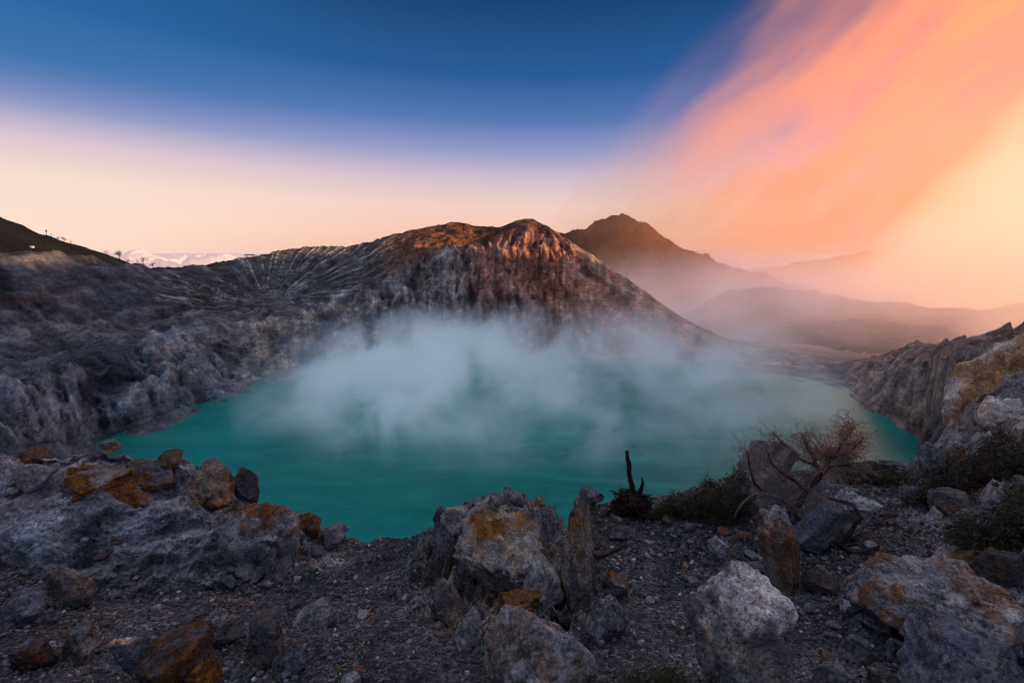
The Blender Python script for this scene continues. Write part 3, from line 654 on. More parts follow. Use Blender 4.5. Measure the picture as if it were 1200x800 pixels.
rock('boulder', 'brown rock beside the root of the dead shrub', 960, 696, 40, 30, 'brown', 'dark', .3, seed=113, sub=4, cat=B)
rock('boulder', 'blue-grey flat rock in the rubble gully', 1000, 716, 40, 30, 'slate', 'pale', .2, seed=115, cat=B)
rock('boulder', 'pale topped block in the middle of the rubble gully', 1026, 740, 42, 28, 'grey', None, top='pale', seed=117, cat=B)
rock('boulder', 'slate block near the bottom of the rubble gully', 1050, 776, 36, 30, 'slate', None, seed=119, cat=B)
rock('boulder', 'broad grey rock at the bottom of the rubble gully', 1000, 776, 46, 34, 'grey', 'slate', .3, seed=121, cat=B)
rock('rock_slab', 'pale oblong slab at the bottom edge of the rubble gully', 970, 806, 40, 34, 'grey', None, tilt=25, seed=123, cat='rock slab')
rock('boulder', 'lone dark boulder at the bottom edge below the rubble gully', 1030, 812, 44, 30, 'slate', 'brown', .2, seed=125, cat=B)
# right slope
rock('rock_slab', 'long pale sloping slab with orange stains on the right slope', 1096, 752, 156, 112, 'pale', 'rust', .17, tilt=27, seed=131, rough=.17, boxy=1.4, layered=.06, deep=1.0, sink=.45, cuts=26, cat='rock slab')
rock('rock_slab', 'lower grey slab with a bluish patch under the long pale slab', 1120, 830, 150, 90, 'grey', 'slate', .25, tilt=24, seed=133, rough=.17, boxy=1.4, sink=.4, layered=.04, cat='rock slab')
rock('boulder', 'pale edged slab at the right edge of the frame', 1190, 770, 90, 70, 'pale', 'brown', .2, tilt=22, seed=135, boxy=.8, layered=.04, cat=B)
rock('boulder', 'smooth oval grey boulder under the right hand bushes', 1112, 604, 44, 33, 'grey', 'brown', .2, seed=137, cat=B)
rock('boulder', 'dark brown boulder in the shadow below the right hand bushes', 1164, 690, 56, 58, 'brown', 'dark', .3, seed=139, cat=B)
rock('boulder', 'bluish block at the right edge beside the dark brown boulder', 1198, 680, 28, 44, 'slate', None, seed=141, cat=B)
rock('boulder', 'light grey narrow rock on the crest left of the big white rock', 1088, 556, 36, 36, 'pale', 'slate', .3, seed=143, cat=B)
rock('boulder', 'small stone near the crest left of the oval grey boulder', 1068, 590, 30, 22, 'grey', None, seed=145, sub=4, cat=B)
rock('boulder', 'dark crag on the crest behind the dead shrub', 1010, 562, 60, 20, 'dark', 'brown', .3, seed=147, cat=B)
rock('boulder', 'brownish crag on the crest left of the narrow light grey rock', 1050, 560, 44, 22, 'dark', 'grey', .3, seed=148, cat=B)
rock('boulder', 'big white weathered rock above the right hand bushes', 1168, 556, 104, 82, 'white', 'tan', .12, seed=151, rough=.2, layered=.06, boxy=1.0, r=11.2, cat=B)
rock('rock_outcrop', 'cream layered outcrop tinted sunlit orange at the right edge', 1194, 508, 150, 104, 'cream', 'white', .12, seed=154, rough=.2, layered=.10, boxy=1.3, tilt=-12, r=15.0, cat='outcrop')
rock('rock_outcrop', 'dark grey crag left of the cream layered outcrop', 1116, 540, 60, 132, 'brown', 'grey', .3, seed=157, rough=.18, layered=.03, boxy=.6, tilt=12, r=16.5, cat='outcrop')

# ------------------------------------------------------------------ loose stones and gravel
mesh_bank = []
for k in range(14):
    P, T, Q = rock_shape((1, RNG.uniform(.7, 1.1), RNG.uniform(.5, .8)), 400 + k, 3, 9, .09, 0, .45)
    base = ['slate', 'grey', 'slate', 'grey', 'pale', 'brown', 'grey'][k % 7]
    o = mesh_np('loose_stone', P, T, M_STONE, paint(P, Q, base, 'rust' if k % 5 == 0 else None, .2, None, (1, 1, 1), k), False)
    mesh_bank.append(o)
ms = 0
spots = []
tries = 0
while len(spots) < 285 and tries < 9000:
    tries += 1
    px, py = RNG.uniform(0, 1200), RNG.uniform(575, 800)
    h, n = hit(px, py)
    if h is None or n.z < .62 or h.length > 12: continue
    gx = 445 < px < 700
    if gx and RNG.random() < .8: continue
    if 720 < px < 900 and RNG.random() < .55: continue
    if px > 1060 and RNG.random() < .6: continue
    spots.append((h, n))
for k, (h, n) in enumerate(spots):
    src = mesh_bank[k % 14]
    o = src if k < 14 else src.copy()
    if k >= 14: COL.objects.link(o)
    s = depth(h) / F * (5 + 13 * RNG.random() ** 2.4)
    o.scale = (s, s, s); o.location = h + n * s * .15
    o.rotation_euler = (RNG.uniform(-.5, .5), RNG.uniform(-.5, .5), RNG.uniform(0, 6.28))
    tag(o, 'small broken stone lying loose on the dark gravel of the rim', 'stone', 'loose stones on the rim')

def gravel(n_tot):
    P1, T1 = ico(1); VV, TT, CC = [], [], []; off = 0
    shapes = []
    for k in range(20):
        P = P1.copy() * RNG.uniform(.55, 1.15, (1, 3))
        for _ in range(6):
            nn = RNG.normal(size=3); nn /= np.linalg.norm(nn); q = P @ nn - RNG.uniform(.35, .7); P = P - np.where(q > 0, q, 0)[:, None] * nn
        shapes.append(P)
    made = 0
    while made < n_tot:
        px, py = RNG.uniform(-60, 1260), 800 + 60 - 300 * RNG.random() ** .8
        h, n = hit(px, py)
        if h is None or h.length > 13 or n.z < .5 or (px < 300 and py < 672): made += .2; continue
        if 445 < px < 700 and RNG.random() < .6: made += .2; continue
        s = depth(h) / F * (1.0 + 3.6 * RNG.random() ** 3) * 1.0
        a, b = RNG.uniform(0, 6.28), RNG.uniform(-.6, .6)
        ca, sa, cb, sb = math.cos(a), math.sin(a), math.cos(b), math.sin(b)
        M = np.array([[ca, -sa, 0], [sa, ca, 0], [0, 0, 1]]) @ np.array([[1, 0, 0], [0, cb, -sb], [0, sb, cb]])
        VV.append((shapes[RNG.integers(20)] * s) @ M.T + np.array(h) + np.array(n) * s * .3)
        TT.append(T1 + off); off += len(P1)
        g = RNG.random(); v = .55 + .9 * RNG.random() ** 1.7
        c = np.array([.155, .163, .19]) * v if g < .78 else (np.array([.46, .46, .48]) * v if g < .92 else np.array([.2, .12, .06]) * v)
        CC.append(np.repeat(c[None], len(P1), 0)); made += 1
    tag(mesh_np('gravel', np.vstack(VV), np.vstack(TT), M_STONE, np.vstack(CC), False), kind='stuff', label='dark grey gravel scattered over the slope of the rim', cat='gravel')
gravel(15000)

# ------------------------------------------------------------------ plants
M_BARK = simple_mat('dead_wood', (.085, .045, .038), .9, .45, 14, .6)
M_PALEBARK = simple_mat('bleached_wood', (.20, .16, .15), .9, .35, 14, .5)
M_TWIG = simple_mat('dry_twigs', (.42, .24, .17), .9, .5, 5, 0)
M_TWIG2 = simple_mat('grey_twigs', (.27, .19, .18), .9, .4, 5, 0)
M_CHAR = simple_mat('charred_wood', (.050, .026, .022), .95, .5, 12, .8)
M_HEATH = simple_mat('heath_leaves', (.085, .062, .040), .9, .6, 4, 0)
M_HEATH2 = simple_mat('heath_leaves_green', (.092, .082, .045), .9, .6, 4, 0)
M_STRAW = simple_mat('straw', (.34, .26, .15), .9, .3, 5, 0)

def tubes(name, paths, mat, sides=6, parent=None, origin=None):
    """one mesh of tapered limbs; each path is a list of (point, radius)"""
    VV, FF = [], []; off = 0
    for path in paths:
        P = [np.array(p) for p, _ in path]; n = len(P)
        for i in range(n):
            t = P[min(i + 1, n - 1)] - P[max(i - 1, 0)]; t /= np.linalg.norm(t) + 1e-9
            u = np.cross(t, (.13, .29, .95)); u /= np.linalg.norm(u) + 1e-9; v = np.cross(t, u)
            for k in range(sides):
                a = 2 * math.pi * k / sides; VV.append(P[i] + path[i][1] * (math.cos(a) * u + math.sin(a) * v))
        for i in range(n - 1):
            for k in range(sides):
                a, b = off + i * sides + k, off + i * sides + (k + 1) % sides
                FF.append((a, b, b + sides, a + sides))
        off += n * sides
    V = np.array(VV)
    if origin is not None: V = V - np.array(origin)
    return mesh_np(name, V, np.array(FF), mat, None, True, parent)

def wander(p, q, n, amp, r0, r1, seed):
    """a crooked limb from p to q"""
    rg = np.random.default_rng(seed); p, q = np.array(p), np.array(q); L = np.linalg.norm(q - p); out = []
    off = np.zeros(3)
    for i in range(n + 1):
        t = i / n; off = off * .7 + rg.normal(size=3) * amp * L
        out.append((p * (1 - t) + q * t + off * math.sin(math.pi * t) ** .5 * (0 if i in (0, n) else 1), r0 * (1 - t) + r1 * t))
    return out

def limb_px(pts, r, seed, amp=.025, per=4):
    """a limb through picture points at given ranges: (px, py, range, radius)"""
    path = []
    P = [(pt(a, b, r=c), rad) for a, b, c, rad in pts]
    for i in range(len(P) - 1):
        seg = wander(P[i][0], P[i + 1][0], per, amp, P[i][1], P[i + 1][1], seed + i)
        path += seg if i == 0 else seg[1:]
    return path

def twig_burst(path, n, length, rad, rg, up=.5, spread=.9):
    """thin twigs leaving a limb, each forking once or twice"""
    out = []
    for _ in range(n):
        i = rg.integers(len(path) // 3, len(path)); p = np.array(path[i][0])
        d = rg.normal(size=3) * spread + np.array([0, 0, up]); d /= np.linalg.norm(d); L = length * rg.uniform(.4, 1.1)
        t = wander(p, p + d * L, 5, .11, rad, rad * .5, int(rg.integers(1e9))); out.append(t)
        for _ in range(int(rg.integers(2, 6))):
            j = rg.integers(1, 5); p2 = np.array(t[j][0]); d2 = d + rg.normal(size=3) * .6; d2 /= np.linalg.norm(d2)
            out.append(wander(p2, p2 + d2 * L * rg.uniform(.3, .7), 3, .09, rad * .7, rad * .35, int(rg.integers(1e9))))
    return out

# the dead shrub on the crest
h, _ = hit(958, 640)
rt = math.hypot(h.x, h.y); root = empty('dead_shrub', h)
tag(root, 'gnarled dead shrub with a rust coloured tuft of twigs above the lake', 'shrub')
rg = np.random.default_rng(77)
O = np.array(h)
D = 7.4
trunk = limb_px([(955, 652, D - .1, .060), (948, 618, D, .055), (930, 596, D + .1, .05), (948, 572, D + .2, .045), (968, 548, D + .25, .036), (972, 530, D + .3, .022)], 0, 1)
tubes('trunk', [trunk], M_BARK, 8, root, O)
b1 = limb_px([(936, 600, D, .036), (912, 582, D - .1, .03), (884, 578, D - .2, .024), (868, 592, D - .3, .018), (860, 606, D - .3, .010)], 0, 5)
b2 = limb_px([(950, 640, D - .1, .04), (968, 648, D - .3, .034), (990, 634, D - .4, .03), (1010, 606, D - .4, .026), (998, 590, D - .3, .02), (972, 584, D - .2, .014)], 0, 9)
b3 = limb_px([(985, 638, D - .4, .028), (1000, 648, D - .6, .024), (1030, 640, D - .6, .016)], 0, 12)
b4 = limb_px([(900, 580, D, .026), (884, 566, D, .022), (878, 545, D, .014), (876, 528, D, .008)], 0, 15)
b5 = limb_px([(945, 575, D + .2, .03), (925, 560, D + .2, .024), (905, 545, D + .2, .016), (898, 525, D + .2, .008)], 0, 18)
b6 = limb_px([(962, 556, D + .25, .03), (950, 530, D + .3, .02), (940, 508, D + .3, .010)], 0, 21)
b7 = limb_px([(970, 542, D + .25, .024), (988, 520, D + .3, .016), (1000, 500, D + .3, .008)], 0, 24)
b10 = limb_px([(966, 552, D + .25, .026), (938, 538, D + .25, .018), (918, 520, D + .3, .012), (908, 508, D + .3, .006)], 0, 33)
b11 = limb_px([(972, 536, D + .25, .022), (996, 530, D + .2, .016), (1012, 512, D + .2, .008)], 0, 36)
b8 = limb_px([(930, 596, D + .1, .03), (946, 612, D - .2, .02), (962, 600, D - .3, .014), (954, 582, D - .3, .008)], 0, 27)
b9 = limb_px([(968, 548, D + .25, .02), (995, 545, D + .2, .012), (1012, 552, D + .2, .006)], 0, 30)
for b, m_ in ((b1, M_PALEBARK), (b2, M_BARK), (b3, M_BARK), (b4, M_BARK), (b5, M_BARK), (b6, M_BARK), (b7, M_BARK), (b8, M_PALEBARK), (b9, M_BARK), (b10, M_BARK), (b11, M_BARK)):
    tubes('branch', [b], m_, 7, root, O)
tw = twig_burst(b10, 60, .26, .0036, rg, .12, 1.0) + twig_burst(b11, 60, .26, .0038, rg, .12, 1.0) + twig_burst(b6, 80, .30, .0040, rg, .12, 1.0) + twig_burst(b7, 100, .30, .0040, rg, .12, 1.0) + twig_burst(trunk[-6:], 90, .4, .005, rg, .4)
tag(tubes('twigs', tw, M_TWIG, 4, root, O), label='rust coloured tuft of dry twigs')
tw = twig_burst(b5, 70, .45, .0036, rg, .15, 1.2) + twig_burst(b4, 40, .36, .0034, rg, .3) + twig_burst(b1[:8], 60, .35, .004, rg, .3) + twig_burst(b9, 40, .3, .004, rg, .2) + twig_burst(b8, 40, .3, .004, rg, .2) + twig_burst(trunk[6:-4], 60, .4, .004, rg, .2)
tag(tubes('twigs', tw, M_TWIG2, 4, root, O), label='grey tangle of dry twigs low in the shrub')
tw = [wander(pt(985 + rg.uniform(-10, 10), 508 + rg.uniform(-8, 8), r=D + .3), pt(1000 + rg.uniform(-5, 18), 482 + rg.uniform(0, 45), r=D + .3 + rg.uniform(-.2, .2)), 4, .04, .0025, .0012, int(rg.integers(1e9))) for _ in range(16)]
tag(tubes('stalks', tw, M_STRAW, 4, root, O), label='bleached straw coloured stalks')

# the burnt stump
h, _ = hit(740, 606); O = np.array(h); D = math.hypot(h.x, h.y)
root = tag(empty('burnt_stump', h), 'charred stump with two upright prongs and matted roots on the crest', 'stump')
tubes('tall_prong', [limb_px([(743, 592, D, .075), (741, 576, D, .055), (737.5, 556, D, .042), (737, 546, D, .046), (735, 536, D, .036), (734.5, 528, D, .026)], 0, 41, .035)], M_CHAR, 8, root, O)
tubes('short_prong', [limb_px([(748, 590, D, .055), (749, 577, D, .040), (753, 568, D, .03), (752, 559, D, .010)], 0, 43, .05)], M_CHAR, 8, root, O)
P, T, Q = rock_shape((.66, .55, .66), 45, 4, 14, .34, 0, .3)
mesh_np('root_ball', P + pt(740, 594, r=D) - O, T, M_CHAR, None, True, root)
rts = []
for k in range(170):
    a = rg.uniform(0, 6.28); p = pt(740, 582, r=D) + np.array([math.cos(a) * .1, math.sin(a) * .1, 0])
    q = p + np.array([math.cos(a) * rg.uniform(.14, .42), math.sin(a) * rg.uniform(.1, .4), rg.uniform(-.55, .06)])
    rts.append(wander(p, q, 5, .10, rg.uniform(.008, .024), .003, 900 + k))
rts.append(limb_px([(738, 580, D, .02), (726, 578, D, .014), (718, 574, D, .010), (714, 576, D, .006)], 0, 46, .04))
rts.append(limb_px([(742, 582, D, .02), (756, 580, D, .014), (764, 584, D, .008)], 0, 47, .04))
tubes('roots', rts, simple_mat('root_hair', (.045, .02, .02), .95, .5, 9, 0), 5, root, O)

def bush(label, px, py, wpx, hpx, seed, n=2600, leaf=.035, mats=None, straw=0, r=None, cat='bush', light=0):
    """low heath: woody stems and a crown of small leaf blades"""
    h, nn = hit(px, py)
    if h is None or r: h = Vector(pt(px, py, r=r or 10))
    rg = np.random.default_rng(seed); s = depth(h) / F; W, H = wpx * s, hpx * s
    root = tag(empty('heath_bush', h), label, cat)
    fwd = np.array([h.x, h.y, 0]) / math.hypot(h.x, h.y); rgt = np.array([fwd[1], -fwd[0], 0])
    def spot():
        while True:
            a, b, c = rg.uniform(-1, 1), rg.uniform(-1, 1), rg.uniform(0, 1)
            top = (.55 + .45 * math.sin(a * 5 + seed) * math.cos(a * 2.3 + seed)) * math.sqrt(max(0, 1 - a * a))
            if b * b + a * a < 1 and c < top + .12: break
        q = rgt * a * W / 2 + fwd * b * W * .3; g, _ = drop(h.x + q[0], h.y + q[1])
        z0 = g.z if g is not None and abs(g.z - h.z) < 1.2 else h.z
        return np.array([h.x + q[0], h.y + q[1], z0 + c * H])
    tips = [spot() for _ in range(150)]
    stems = []
    for q in tips:
        b = np.array(h) + rgt * rg.uniform(-.4, .4) * W + fwd * rg.uniform(-.1, .2) * W; g, _ = drop(b[0], b[1])
        if g is not None: b[2] = g.z - .02
        stems.append(wander(b, q, 5, .06, .008, .0025, int(rg.integers(1e9))))
    tubes('stems', stems, M_BARK, 4, root, h)
    for mi, m_ in enumerate(mats or (M_HEATH, M_HEATH2)):
        VV, FF = [], []; k = 0
        for _ in range(n):
            c = tips[rg.integers(len(tips))] + rg.normal(size=3) * .055 if rg.random() < .8 else spot()
            d = rg.normal(size=3) + np.array([0, 0, .7]); d /= np.linalg.norm(d); e = np.cross(d, rg.normal(size=3)); e /= np.linalg.norm(e)
            L = leaf * rg.uniform(.6, 1.5); wv = L * rg.uniform(.12, .26)
            VV += [c - e * wv, c + e * wv, c + d * L]; FF.append((k, k + 1, k + 2)); k += 3
        mesh_np('leaves', np.array(VV) - np.array(h), np.array(FF), m_, None, False, root)
    if straw:
        tw = [wander(t_, t_ + np.array([rg.normal() * .06, rg.normal() * .06, rg.uniform(.04, .16)]), 3, .05, .003, .0012, int(rg.integers(1e9))) for t_ in tips[:straw]]
        tubes('dry_stalks', tw, M_TWIG2, 4, root, h)  # dry stalks rising from the stem tips
    return root
bush('low dark heath bush right of the burnt stump', 786, 606, 74, 34, 1, 2600, straw=40)
bush('rounded dark brown heath bush left of the dead shrub', 838, 604, 84, 58, 2, 3600, mats=(M_HEATH, M_HEATH, M_HEATH2), straw=60)
bush('sprawling brown bush in front of the big white rock', 1136, 572, 100, 54, 3, 3800, mats=(M_HEATH, M_HEATH), straw=80)
bush('green flecked bush at the right edge below the big white rock', 1182, 640, 96, 84, 4, 4200, mats=(M_HEATH2, M_HEATH2, M_HEATH))
bush('dark scrub behind the oval grey boulder', 1092, 590, 50, 44, 5, 2000, straw=30)
bush('small mossy tuft at the bottom edge left of the big pale boulder', 768, 812, 90, 30, 6, 3000, leaf=.02, mats=(M_HEATH2, M_HEATH2), cat='tuft')
bush('thin brown scrub on the crest right of the dead shrub', 1022, 566, 70, 22, 7, 1500)

# fallen wood
def stick(label, pts, seed, mat=M_BARK):
    P = [(pt(a, b, r=(lambda q: math.hypot(q.x, q.y))(hit(a, b)[0]) - .05), rad) for a, b, rad in pts]
    path = []
    for i in range(len(P) - 1):
        seg = wander(P[i][0], P[i + 1][0], 4, .02, P[i][1], P[i + 1][1], seed + i); path += seg if i == 0 else seg[1:]
    O = P[0][0]; o = tubes('fallen_branch', [path], mat, 7, None, O); o.location = O
    return tag(o, label, 'branch')
stick('dark fallen branch on the gravel behind the orange capped pillar', [(698, 652, .035), (714, 646, .03), (730, 638, .02)], 61)
stick('thin curved fallen branch on the slope right of the dead shrub', [(1024, 614, .02), (1044, 612, .018), (1066, 622, .01)], 63)
stick('crooked dark root lying on the slab right of the dead shrub', [(1088, 640, .03), (1092, 652, .028), (1100, 666, .018)], 65, M_CHAR)
# ------------------------------------------------------------------ small things on the far left ridge
_cb = BVHTree.FromPolygons([tuple(v.co) for v in bpy.data.objects['hill'].data.vertices], [tuple(p.vertices) for p in bpy.data.objects['hill'].data.polygons])
_cr = BVHTree.FromPolygons([tuple(v.co) for v in crater.data.vertices], [tuple(p.vertices) for p in crater.data.polygons])
def skyline(px, bv, rng=1400):
    """first land met by sight lines sinking at px"""
    for py in np.arange(240, 330, .25):
        d = Vector(ray(px, py)).normalized(); h = bv.ray_cast(Vector((0, 0, 0)), d, rng)
        if h[0] is not None: return h[0]
M_FAR = simple_mat('ridge_tree_leaves', (.03, .028, .018), .9, .4, .4, 0)
M_FARW = simple_mat('ridge_tree_wood', (.03, .022, .018), .9, .4, .4, 0)
def ridge_tree(label, px, hpx, wpx, seed, crown=1.0, bv=None):
    p = skyline(px, bv or _cb)
    if p is None: return
    s = depth(p) / F; H, W = hpx * s, wpx * s; rg = np.random.default_rng(seed)
    root = tag(empty('ridge_tree', p - Vector((0, 0, .6))), label, 'tree')
    top = np.array([rg.normal() * .06 * H, 0, H])
    tr = wander((0, 0, 0), top, 6, .02, .05 * H, .02 * H, seed)
    limbs = [tr] + [wander(tr[3 + k % 3][0], np.array(tr[3 + k % 3][0]) + np.array([rg.normal() * W * .35, rg.normal() * W * .3, H * rg.uniform(.1, .35)]), 4, .05, .03 * H, .012 * H, seed + k) for k in range(5)]
    tubes('trunk', limbs, M_FARW, 5, root)
    if crown:
        V, T = [], []; k = 0
        for _ in range(int(260 * crown)):
            li = limbs[rg.integers(0, 6)]; c = np.array(li[-1][0]) + rg.normal(size=3) * np.array([W * .17, W * .17, H * .10])
            e, f = rg.normal(size=3), rg.normal(size=3); L = .055 * H
            V += [c, c + e * L, c + f * L]; T.append((k, k + 1, k + 2)); k += 3
        mesh_np('crown', np.array(V), np.array(T), M_FAR, None, False, root)
ridge_tree('tallest bare pole like tree on the dark left ridge', 54.5, 6, 2.4, 1, .25)
ridge_tree('leaning thin tree just right of the tallest pole tree on the dark left ridge', 61, 4, 3, 2, .2)
ridge_tree('small bushy tree left of the pair in the middle of the dark left ridge', 69, 3.5, 3, 3)
ridge_tree('fuller tree in the middle of the dark left ridge', 75.5, 5, 3.5, 4)
ridge_tree('faint bare tree right of the fuller tree on the dark left ridge', 83.5, 4, 3, 5, .15)
ridge_tree('low bush like tree on the lower part of the dark left ridge', 124.5, 3.5, 4, 6)
ridge_tree('largest round headed tree on the lower part of the dark left ridge', 140, 8, 6, 7, 1.4)
ridge_tree('small tree right of the largest round headed tree', 150, 4, 3, 8, 1, _cr)
ridge_tree('slender tree at the low end of the dark left ridge', 168.5, 7, 4, 9, .8, _cr)
ridge_tree('squat tree at the saddle beside the cloud bank', 180, 5, 5, 10, 1, _cr)
ridge_tree('tiny tree on the rim left of the slender tree', 161, 3, 3, 11, .8, _cr)
# tourist shelter on the rim and the white hut on the slope
def quad_box(name, cx, cy, cz, sx, sy, sz, mat, parent):
    bm = bmesh.new(); bmesh.ops.create_cube(bm, size=1)
    for v in bm.verts: v.co = Vector((cx + v.co.x * sx, cy + v.co.y * sy, cz + v.co.z * sz))
    bmesh.ops.bevel(bm, geom=bm.edges[:], offset=min(sx, sy, sz) * .08, segments=1, affect='EDGES')
    me = bpy.data.meshes.new(name); bm.to_mesh(me); bm.free(); me.materials.append(mat); o = bpy.data.objects.new(name, me); COL.objects.link(o); o.parent = parent; return o
M_HUT = simple_mat('hut_timber', (.06, .045, .04), .9, .3, .8, 0); M_WHITE = simple_mat('white_tarp', (.8, .8, .82), .7, .08, .8, .1)
p = skyline(293, _cr)
if p is not None:
    s = depth(p) / F; root = tag(empty('shelter', p), 'small open shelter with a flat roof on the crater rim', 'shelter')
    for dx in (-1, 1):
        for dy in (-1, 1): quad_box('post', dx * 4.2 * s, dy * 2 * s, .9 * s, .5 * s, .5 * s, 2.4 * s, M_HUT, root)
    bm = bmesh.new()
    vs = [bm.verts.new(c) for c in ((-6 * s, -3 * s, 2.1 * s), (6 * s, -3 * s, 2.1 * s), (6 * s, 3 * s, 2.1 * s), (-6 * s, 3 * s, 2.1 * s), (-4.6 * s, 0, 3.2 * s), (4.6 * s, 0, 3.2 * s))]
    for f in ((0, 1, 5, 4), (2, 3, 4, 5), (1, 2, 5), (3, 0, 4), (3, 2, 1, 0)): bm.faces.new([vs[i] for i in f])
    me = bpy.data.meshes.new('roof'); bm.to_mesh(me); bm.free(); me.materials.append(M_HUT); o = bpy.data.objects.new('roof', me); COL.objects.link(o); o.parent = root
    quad_box('bench', 0, 0, .7 * s, 6 * s, 1 * s, .3 * s, M_HUT, root)
d = Vector(ray(38, 290.5)).normalized(); h = _cr.ray_cast(Vector((0, 0, 0)), d)
if h[0] is None: h = _cb.ray_cast(Vector((0, 0, 0)), d)
p = h[0]; s = depth(p) / F
root = tag(empty('hut', p), 'tiny white hut below the dark ridge at the far left', 'hut')
quad_box('wall', 0, 0, .8 * s, 3.0 * s, 2.4 * s, 1.6 * s, M_WHITE, root)
bm = bmesh.new(); w_, l_ = 1.5 * s, 1.8 * s
vs = [bm.verts.new(c) for c in ((-l_, -w_, 1.5 * s), (l_, -w_, 1.5 * s), (l_, w_, 1.5 * s), (-l_, w_, 1.5 * s), (-l_, 0, 2.3 * s), (l_, 0, 2.3 * s))]
for f in ((0, 1, 5, 4), (2, 3, 4, 5), (1, 2, 5), (3, 0, 4), (3, 2, 1, 0)): bm.faces.new([vs[i] for i in f])
me = bpy.data.meshes.new('roof'); bm.to_mesh(me); bm.free(); me.materials.append(M_WHITE); o = bpy.data.objects.new('roof', me); COL.objects.link(o); o.parent = root

# ------------------------------------------------------------------ mist, haze and smoke: real volumes where they drift
def vol_mat(name, colour, aniso, build, rate=1.0, glow=None, soak=None):
    m, t = new_mat(name)
    co = t.new('ShaderNodeTexCoord').outputs['Object']
    dens = build(t, co)
    v = t.new('ShaderNodeVolumeScatter'); v.inputs['Color'].default_value = colour + (1,); v.inputs['Anisotropy'].default_value = aniso
    t.set(v.inputs['Density'], dens)
    o = t.new('ShaderNodeOutputMaterial')
    if glow:                                   # added emission standing in for light scattered many times inside the volume
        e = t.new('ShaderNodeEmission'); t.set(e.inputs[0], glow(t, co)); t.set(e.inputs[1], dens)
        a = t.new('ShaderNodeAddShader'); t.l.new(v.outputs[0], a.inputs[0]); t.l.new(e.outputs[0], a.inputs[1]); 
        if soak:                               # sulphur smoke swallows blue
            ab = t.new('ShaderNodeVolumeAbsorption'); ab.inputs['Color'].default_value = soak + (1,); t.set(ab.inputs['Density'], dens)
            a2 = t.new('ShaderNodeAddShader'); t.l.new(a.outputs[0], a2.inputs[0]); t.l.new(ab.outputs[0], a2.inputs[1]); a = a2
        t.l.new(a.outputs[0], o.inputs['Volume'])
    else: t.l.new(v.outputs[0], o.inputs['Volume'])
    m.cycles.volume_step_rate = rate; m.cycles.volume_sampling = 'MULTIPLE_IMPORTANCE'
    return m

def warp(t, co, scale, amount):
    n = t.new('ShaderNodeTexNoise'); t.set(n.inputs['Vector'], co); n.inputs['Scale'].default_value = scale; n.inputs['Detail'].default_value = 2
    return t.vmath('ADD', co, t.vmath('MULTIPLY', t.vmath('SUBTRACT', n.outputs[1], (.5, .5, .5)), (amount,) * 3))

def glow_mist(t, co): return (.060, .090, .115, 1)
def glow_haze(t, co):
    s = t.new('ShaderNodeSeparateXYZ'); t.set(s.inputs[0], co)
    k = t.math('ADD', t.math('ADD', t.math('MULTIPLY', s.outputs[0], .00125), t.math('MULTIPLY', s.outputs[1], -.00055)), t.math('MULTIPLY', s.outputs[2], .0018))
    return t.ramp(t.range(k, -.55, .95), [(0, (.20, .15, .185, 1)), (.35, (.29, .18, .185, 1)), (.62, (.40, .18, .10, 1)), (1, (.42, .16, .06, 1))])  # warm sun glow painted into the haze as emission
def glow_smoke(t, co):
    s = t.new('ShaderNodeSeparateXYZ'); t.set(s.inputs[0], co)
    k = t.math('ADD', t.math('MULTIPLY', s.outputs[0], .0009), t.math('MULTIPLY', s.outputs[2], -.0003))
    return t.ramp(k, [(0, (.17, .08, .05, 1)), (.25, (.30, .12, .06, 1)), (.55, (.42, .13, .06, 1)), (.9, (.34, .115, .055, 1))])  # sunlit orange of the plume put in as its own emission
def mist_density(t, co):
    wv = warp(t, warp(t, co, .010, 75), .034, 26)
    s = t.new('ShaderNodeSeparateXYZ'); t.set(s.inputs[0], wv)
    s0 = t.new('ShaderNodeSeparateXYZ'); t.set(s0.inputs[0], co)
    ex = t.math('DIVIDE', t.math('SUBTRACT', s.outputs[0], 50.0), 335.0); ey = t.math('DIVIDE', t.math('SUBTRACT', s.outputs[1], 470.0), 205.0)
    e = t.math('ADD', t.math('MULTIPLY', ex, ex), t.math('MULTIPLY', ey, ey))
    f = t.range(e, 1.0, .35, 0, 1, True)
    h = t.math('SUBTRACT', s0.outputs[2], LAKE_Z)
    thick = t.math('MULTIPLY', t.range(s.outputs[0], -290, 260, 74, 88), t.range(s0.outputs[1], 280, 540, .35, 1))
    fz = t.math('MULTIPLY', t.range(t.math('DIVIDE', h, thick), .25, 1.15, 1, 0, True), t.range(h, 0, 12, .35, 1))
    n = t.noise(wv, .015, 8, .66, .4)
    nn = t.range(n, .41, .62, .03, 1.15, True)
    left = t.range(s.outputs[0], -180, 90, 1.9, .40)
    return t.math('MULTIPLY', t.math('MULTIPLY', t.math('MULTIPLY', f, fz), t.math('MULTIPLY', nn, left)), .034)

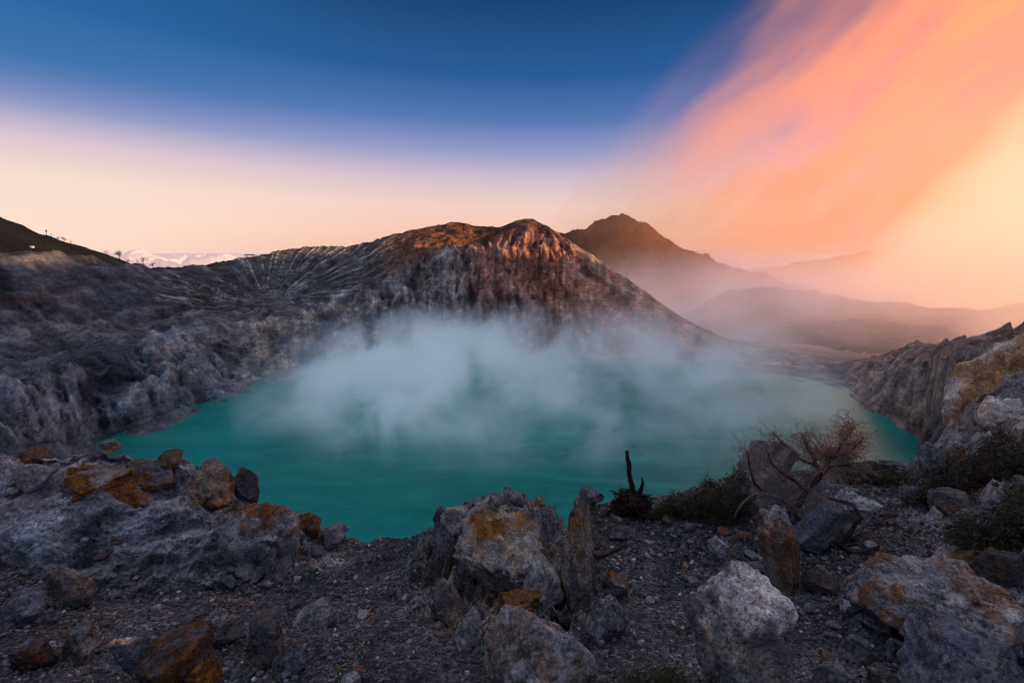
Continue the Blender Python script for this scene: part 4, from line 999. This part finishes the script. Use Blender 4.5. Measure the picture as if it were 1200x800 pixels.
def haze_density(t, co):
    wv = warp(t, co, .006, 110)
    s = t.new('ShaderNodeSeparateXYZ'); t.set(s.inputs[0], wv)
    s0 = t.new('ShaderNodeSeparateXYZ'); t.set(s0.inputs[0], co)
    # thin mauve haze over the whole valley, thick golden smoke only toward the sun
    slant = t.math('SUBTRACT', s.outputs[0], t.math('MULTIPLY', s.outputs[1], .74))
    gold = t.range(slant, 0, 330, 0, 1, True)
    fx = t.math('ADD', t.range(s.outputs[0], 10, 300, 0, 1.35, True), t.math('MULTIPLY', gold, 2.6))
    fe = t.range(s0.outputs[0], 40, 120, 0, 1, True)
    fy = t.math('MAXIMUM', t.range(s0.outputs[1], 570, 780, .10, 1, True), t.math('MULTIPLY', gold, t.range(s0.outputs[1], 480, 640, 0, 1, True)))
    top = t.math('ADD', t.range(s.outputs[0], 100, 700, -60, -10), t.math('MULTIPLY', gold, 240.0))
    fz = t.range(t.math('SUBTRACT', s.outputs[2], top), -90, 60, 1, 0, True)
    n = t.math('MULTIPLY', t.range(t.noise(wv, .006, 5, .62), .34, .66, .2, 1.4), t.math('MAXIMUM', gold, t.range(s0.outputs[1], 1350, 1080, .35, 1)))
    return t.math('MULTIPLY', t.math('MULTIPLY', t.math('MULTIPLY', fx, fe), t.math('MULTIPLY', fy, fz)), t.math('MULTIPLY', n, .0040))

def plume_density(t, co):
    wv = warp(t, warp(t, co, .0032, 130), .011, 46)
    s = t.new('ShaderNodeSeparateXYZ'); t.set(s.inputs[0], wv)
    s0 = t.new('ShaderNodeSeparateXYZ'); t.set(s0.inputs[0], co)
    # how far inside the slanting lee edge of the plume
    inside = t.math('SUBTRACT', t.math('ADD', t.math('MULTIPLY', s.outputs[0], .72), 0.0), t.math('ADD', t.math('MULTIPLY', s.outputs[2], .70), 50.0))
    f = t.math('ADD', t.math('MULTIPLY', t.range(inside, -100, 50, 0, 1, True), .24), t.math('MULTIPLY', t.range(inside, 10, 320, 0, 1, True), .80))
    fy = t.math('MULTIPLY', t.range(s0.outputs[1], 900, 1000, 0, 1, True), t.range(s0.outputs[1], 1720, 1500, 0, 1, True))
    # streaks along the drift
    mr = t.new('ShaderNodeMapping'); t.set(mr.inputs[0], wv); mr.inputs['Rotation'].default_value = (0, R(40), 0)
    mp = t.new('ShaderNodeMapping'); t.set(mp.inputs[0], mr.outputs[0]); mp.inputs['Scale'].default_value = (.36, .8, 1.45)
    n = t.noise(mp.outputs[0], .0064, 9, .66, .5)
    nn = t.range(n, .38, .62, .06, 1.75, True)
    fz = t.range(s0.outputs[2], -60, 170, .40, 1)
    edge = t.range(s0.outputs[0], 60, 200, 0, 1, True)
    return t.math('MULTIPLY', t.math('MULTIPLY', t.math('MULTIPLY', f, fy), t.math('MULTIPLY', nn, t.math('MULTIPLY', fz, edge))), .0023)

def hull(name, pts, mat):
    bm = bmesh.new()
    for p in pts: bm.verts.new(p)
    bmesh.ops.convex_hull(bm, input=bm.verts)
    me = bpy.data.meshes.new(name); bm.to_mesh(me); bm.free(); me.materials.append(mat)
    o = bpy.data.objects.new(name, me); COL.objects.link(o); return o

def dome(cx, cy, rx, ry, z0, z1, n=20):
    return [(cx + k * rx * math.sin(i * 2 * math.pi / n), cy + k * ry * math.cos(i * 2 * math.pi / n), z0 + (z1 - z0) * h)
            for k, h in ((1, 0), (1, .5), (.8, .85), (.45, 1)) for i in range(n)]
tag(hull('mist', dome(15, 490, 370, 250, LAKE_Z + .3, -44), vol_mat('lake_mist', (.96, .98, 1.0), .15, mist_density, .6, glow_mist)), kind='stuff',
    label='bluish white mist bank lying low on the turquoise lake', cat='mist')
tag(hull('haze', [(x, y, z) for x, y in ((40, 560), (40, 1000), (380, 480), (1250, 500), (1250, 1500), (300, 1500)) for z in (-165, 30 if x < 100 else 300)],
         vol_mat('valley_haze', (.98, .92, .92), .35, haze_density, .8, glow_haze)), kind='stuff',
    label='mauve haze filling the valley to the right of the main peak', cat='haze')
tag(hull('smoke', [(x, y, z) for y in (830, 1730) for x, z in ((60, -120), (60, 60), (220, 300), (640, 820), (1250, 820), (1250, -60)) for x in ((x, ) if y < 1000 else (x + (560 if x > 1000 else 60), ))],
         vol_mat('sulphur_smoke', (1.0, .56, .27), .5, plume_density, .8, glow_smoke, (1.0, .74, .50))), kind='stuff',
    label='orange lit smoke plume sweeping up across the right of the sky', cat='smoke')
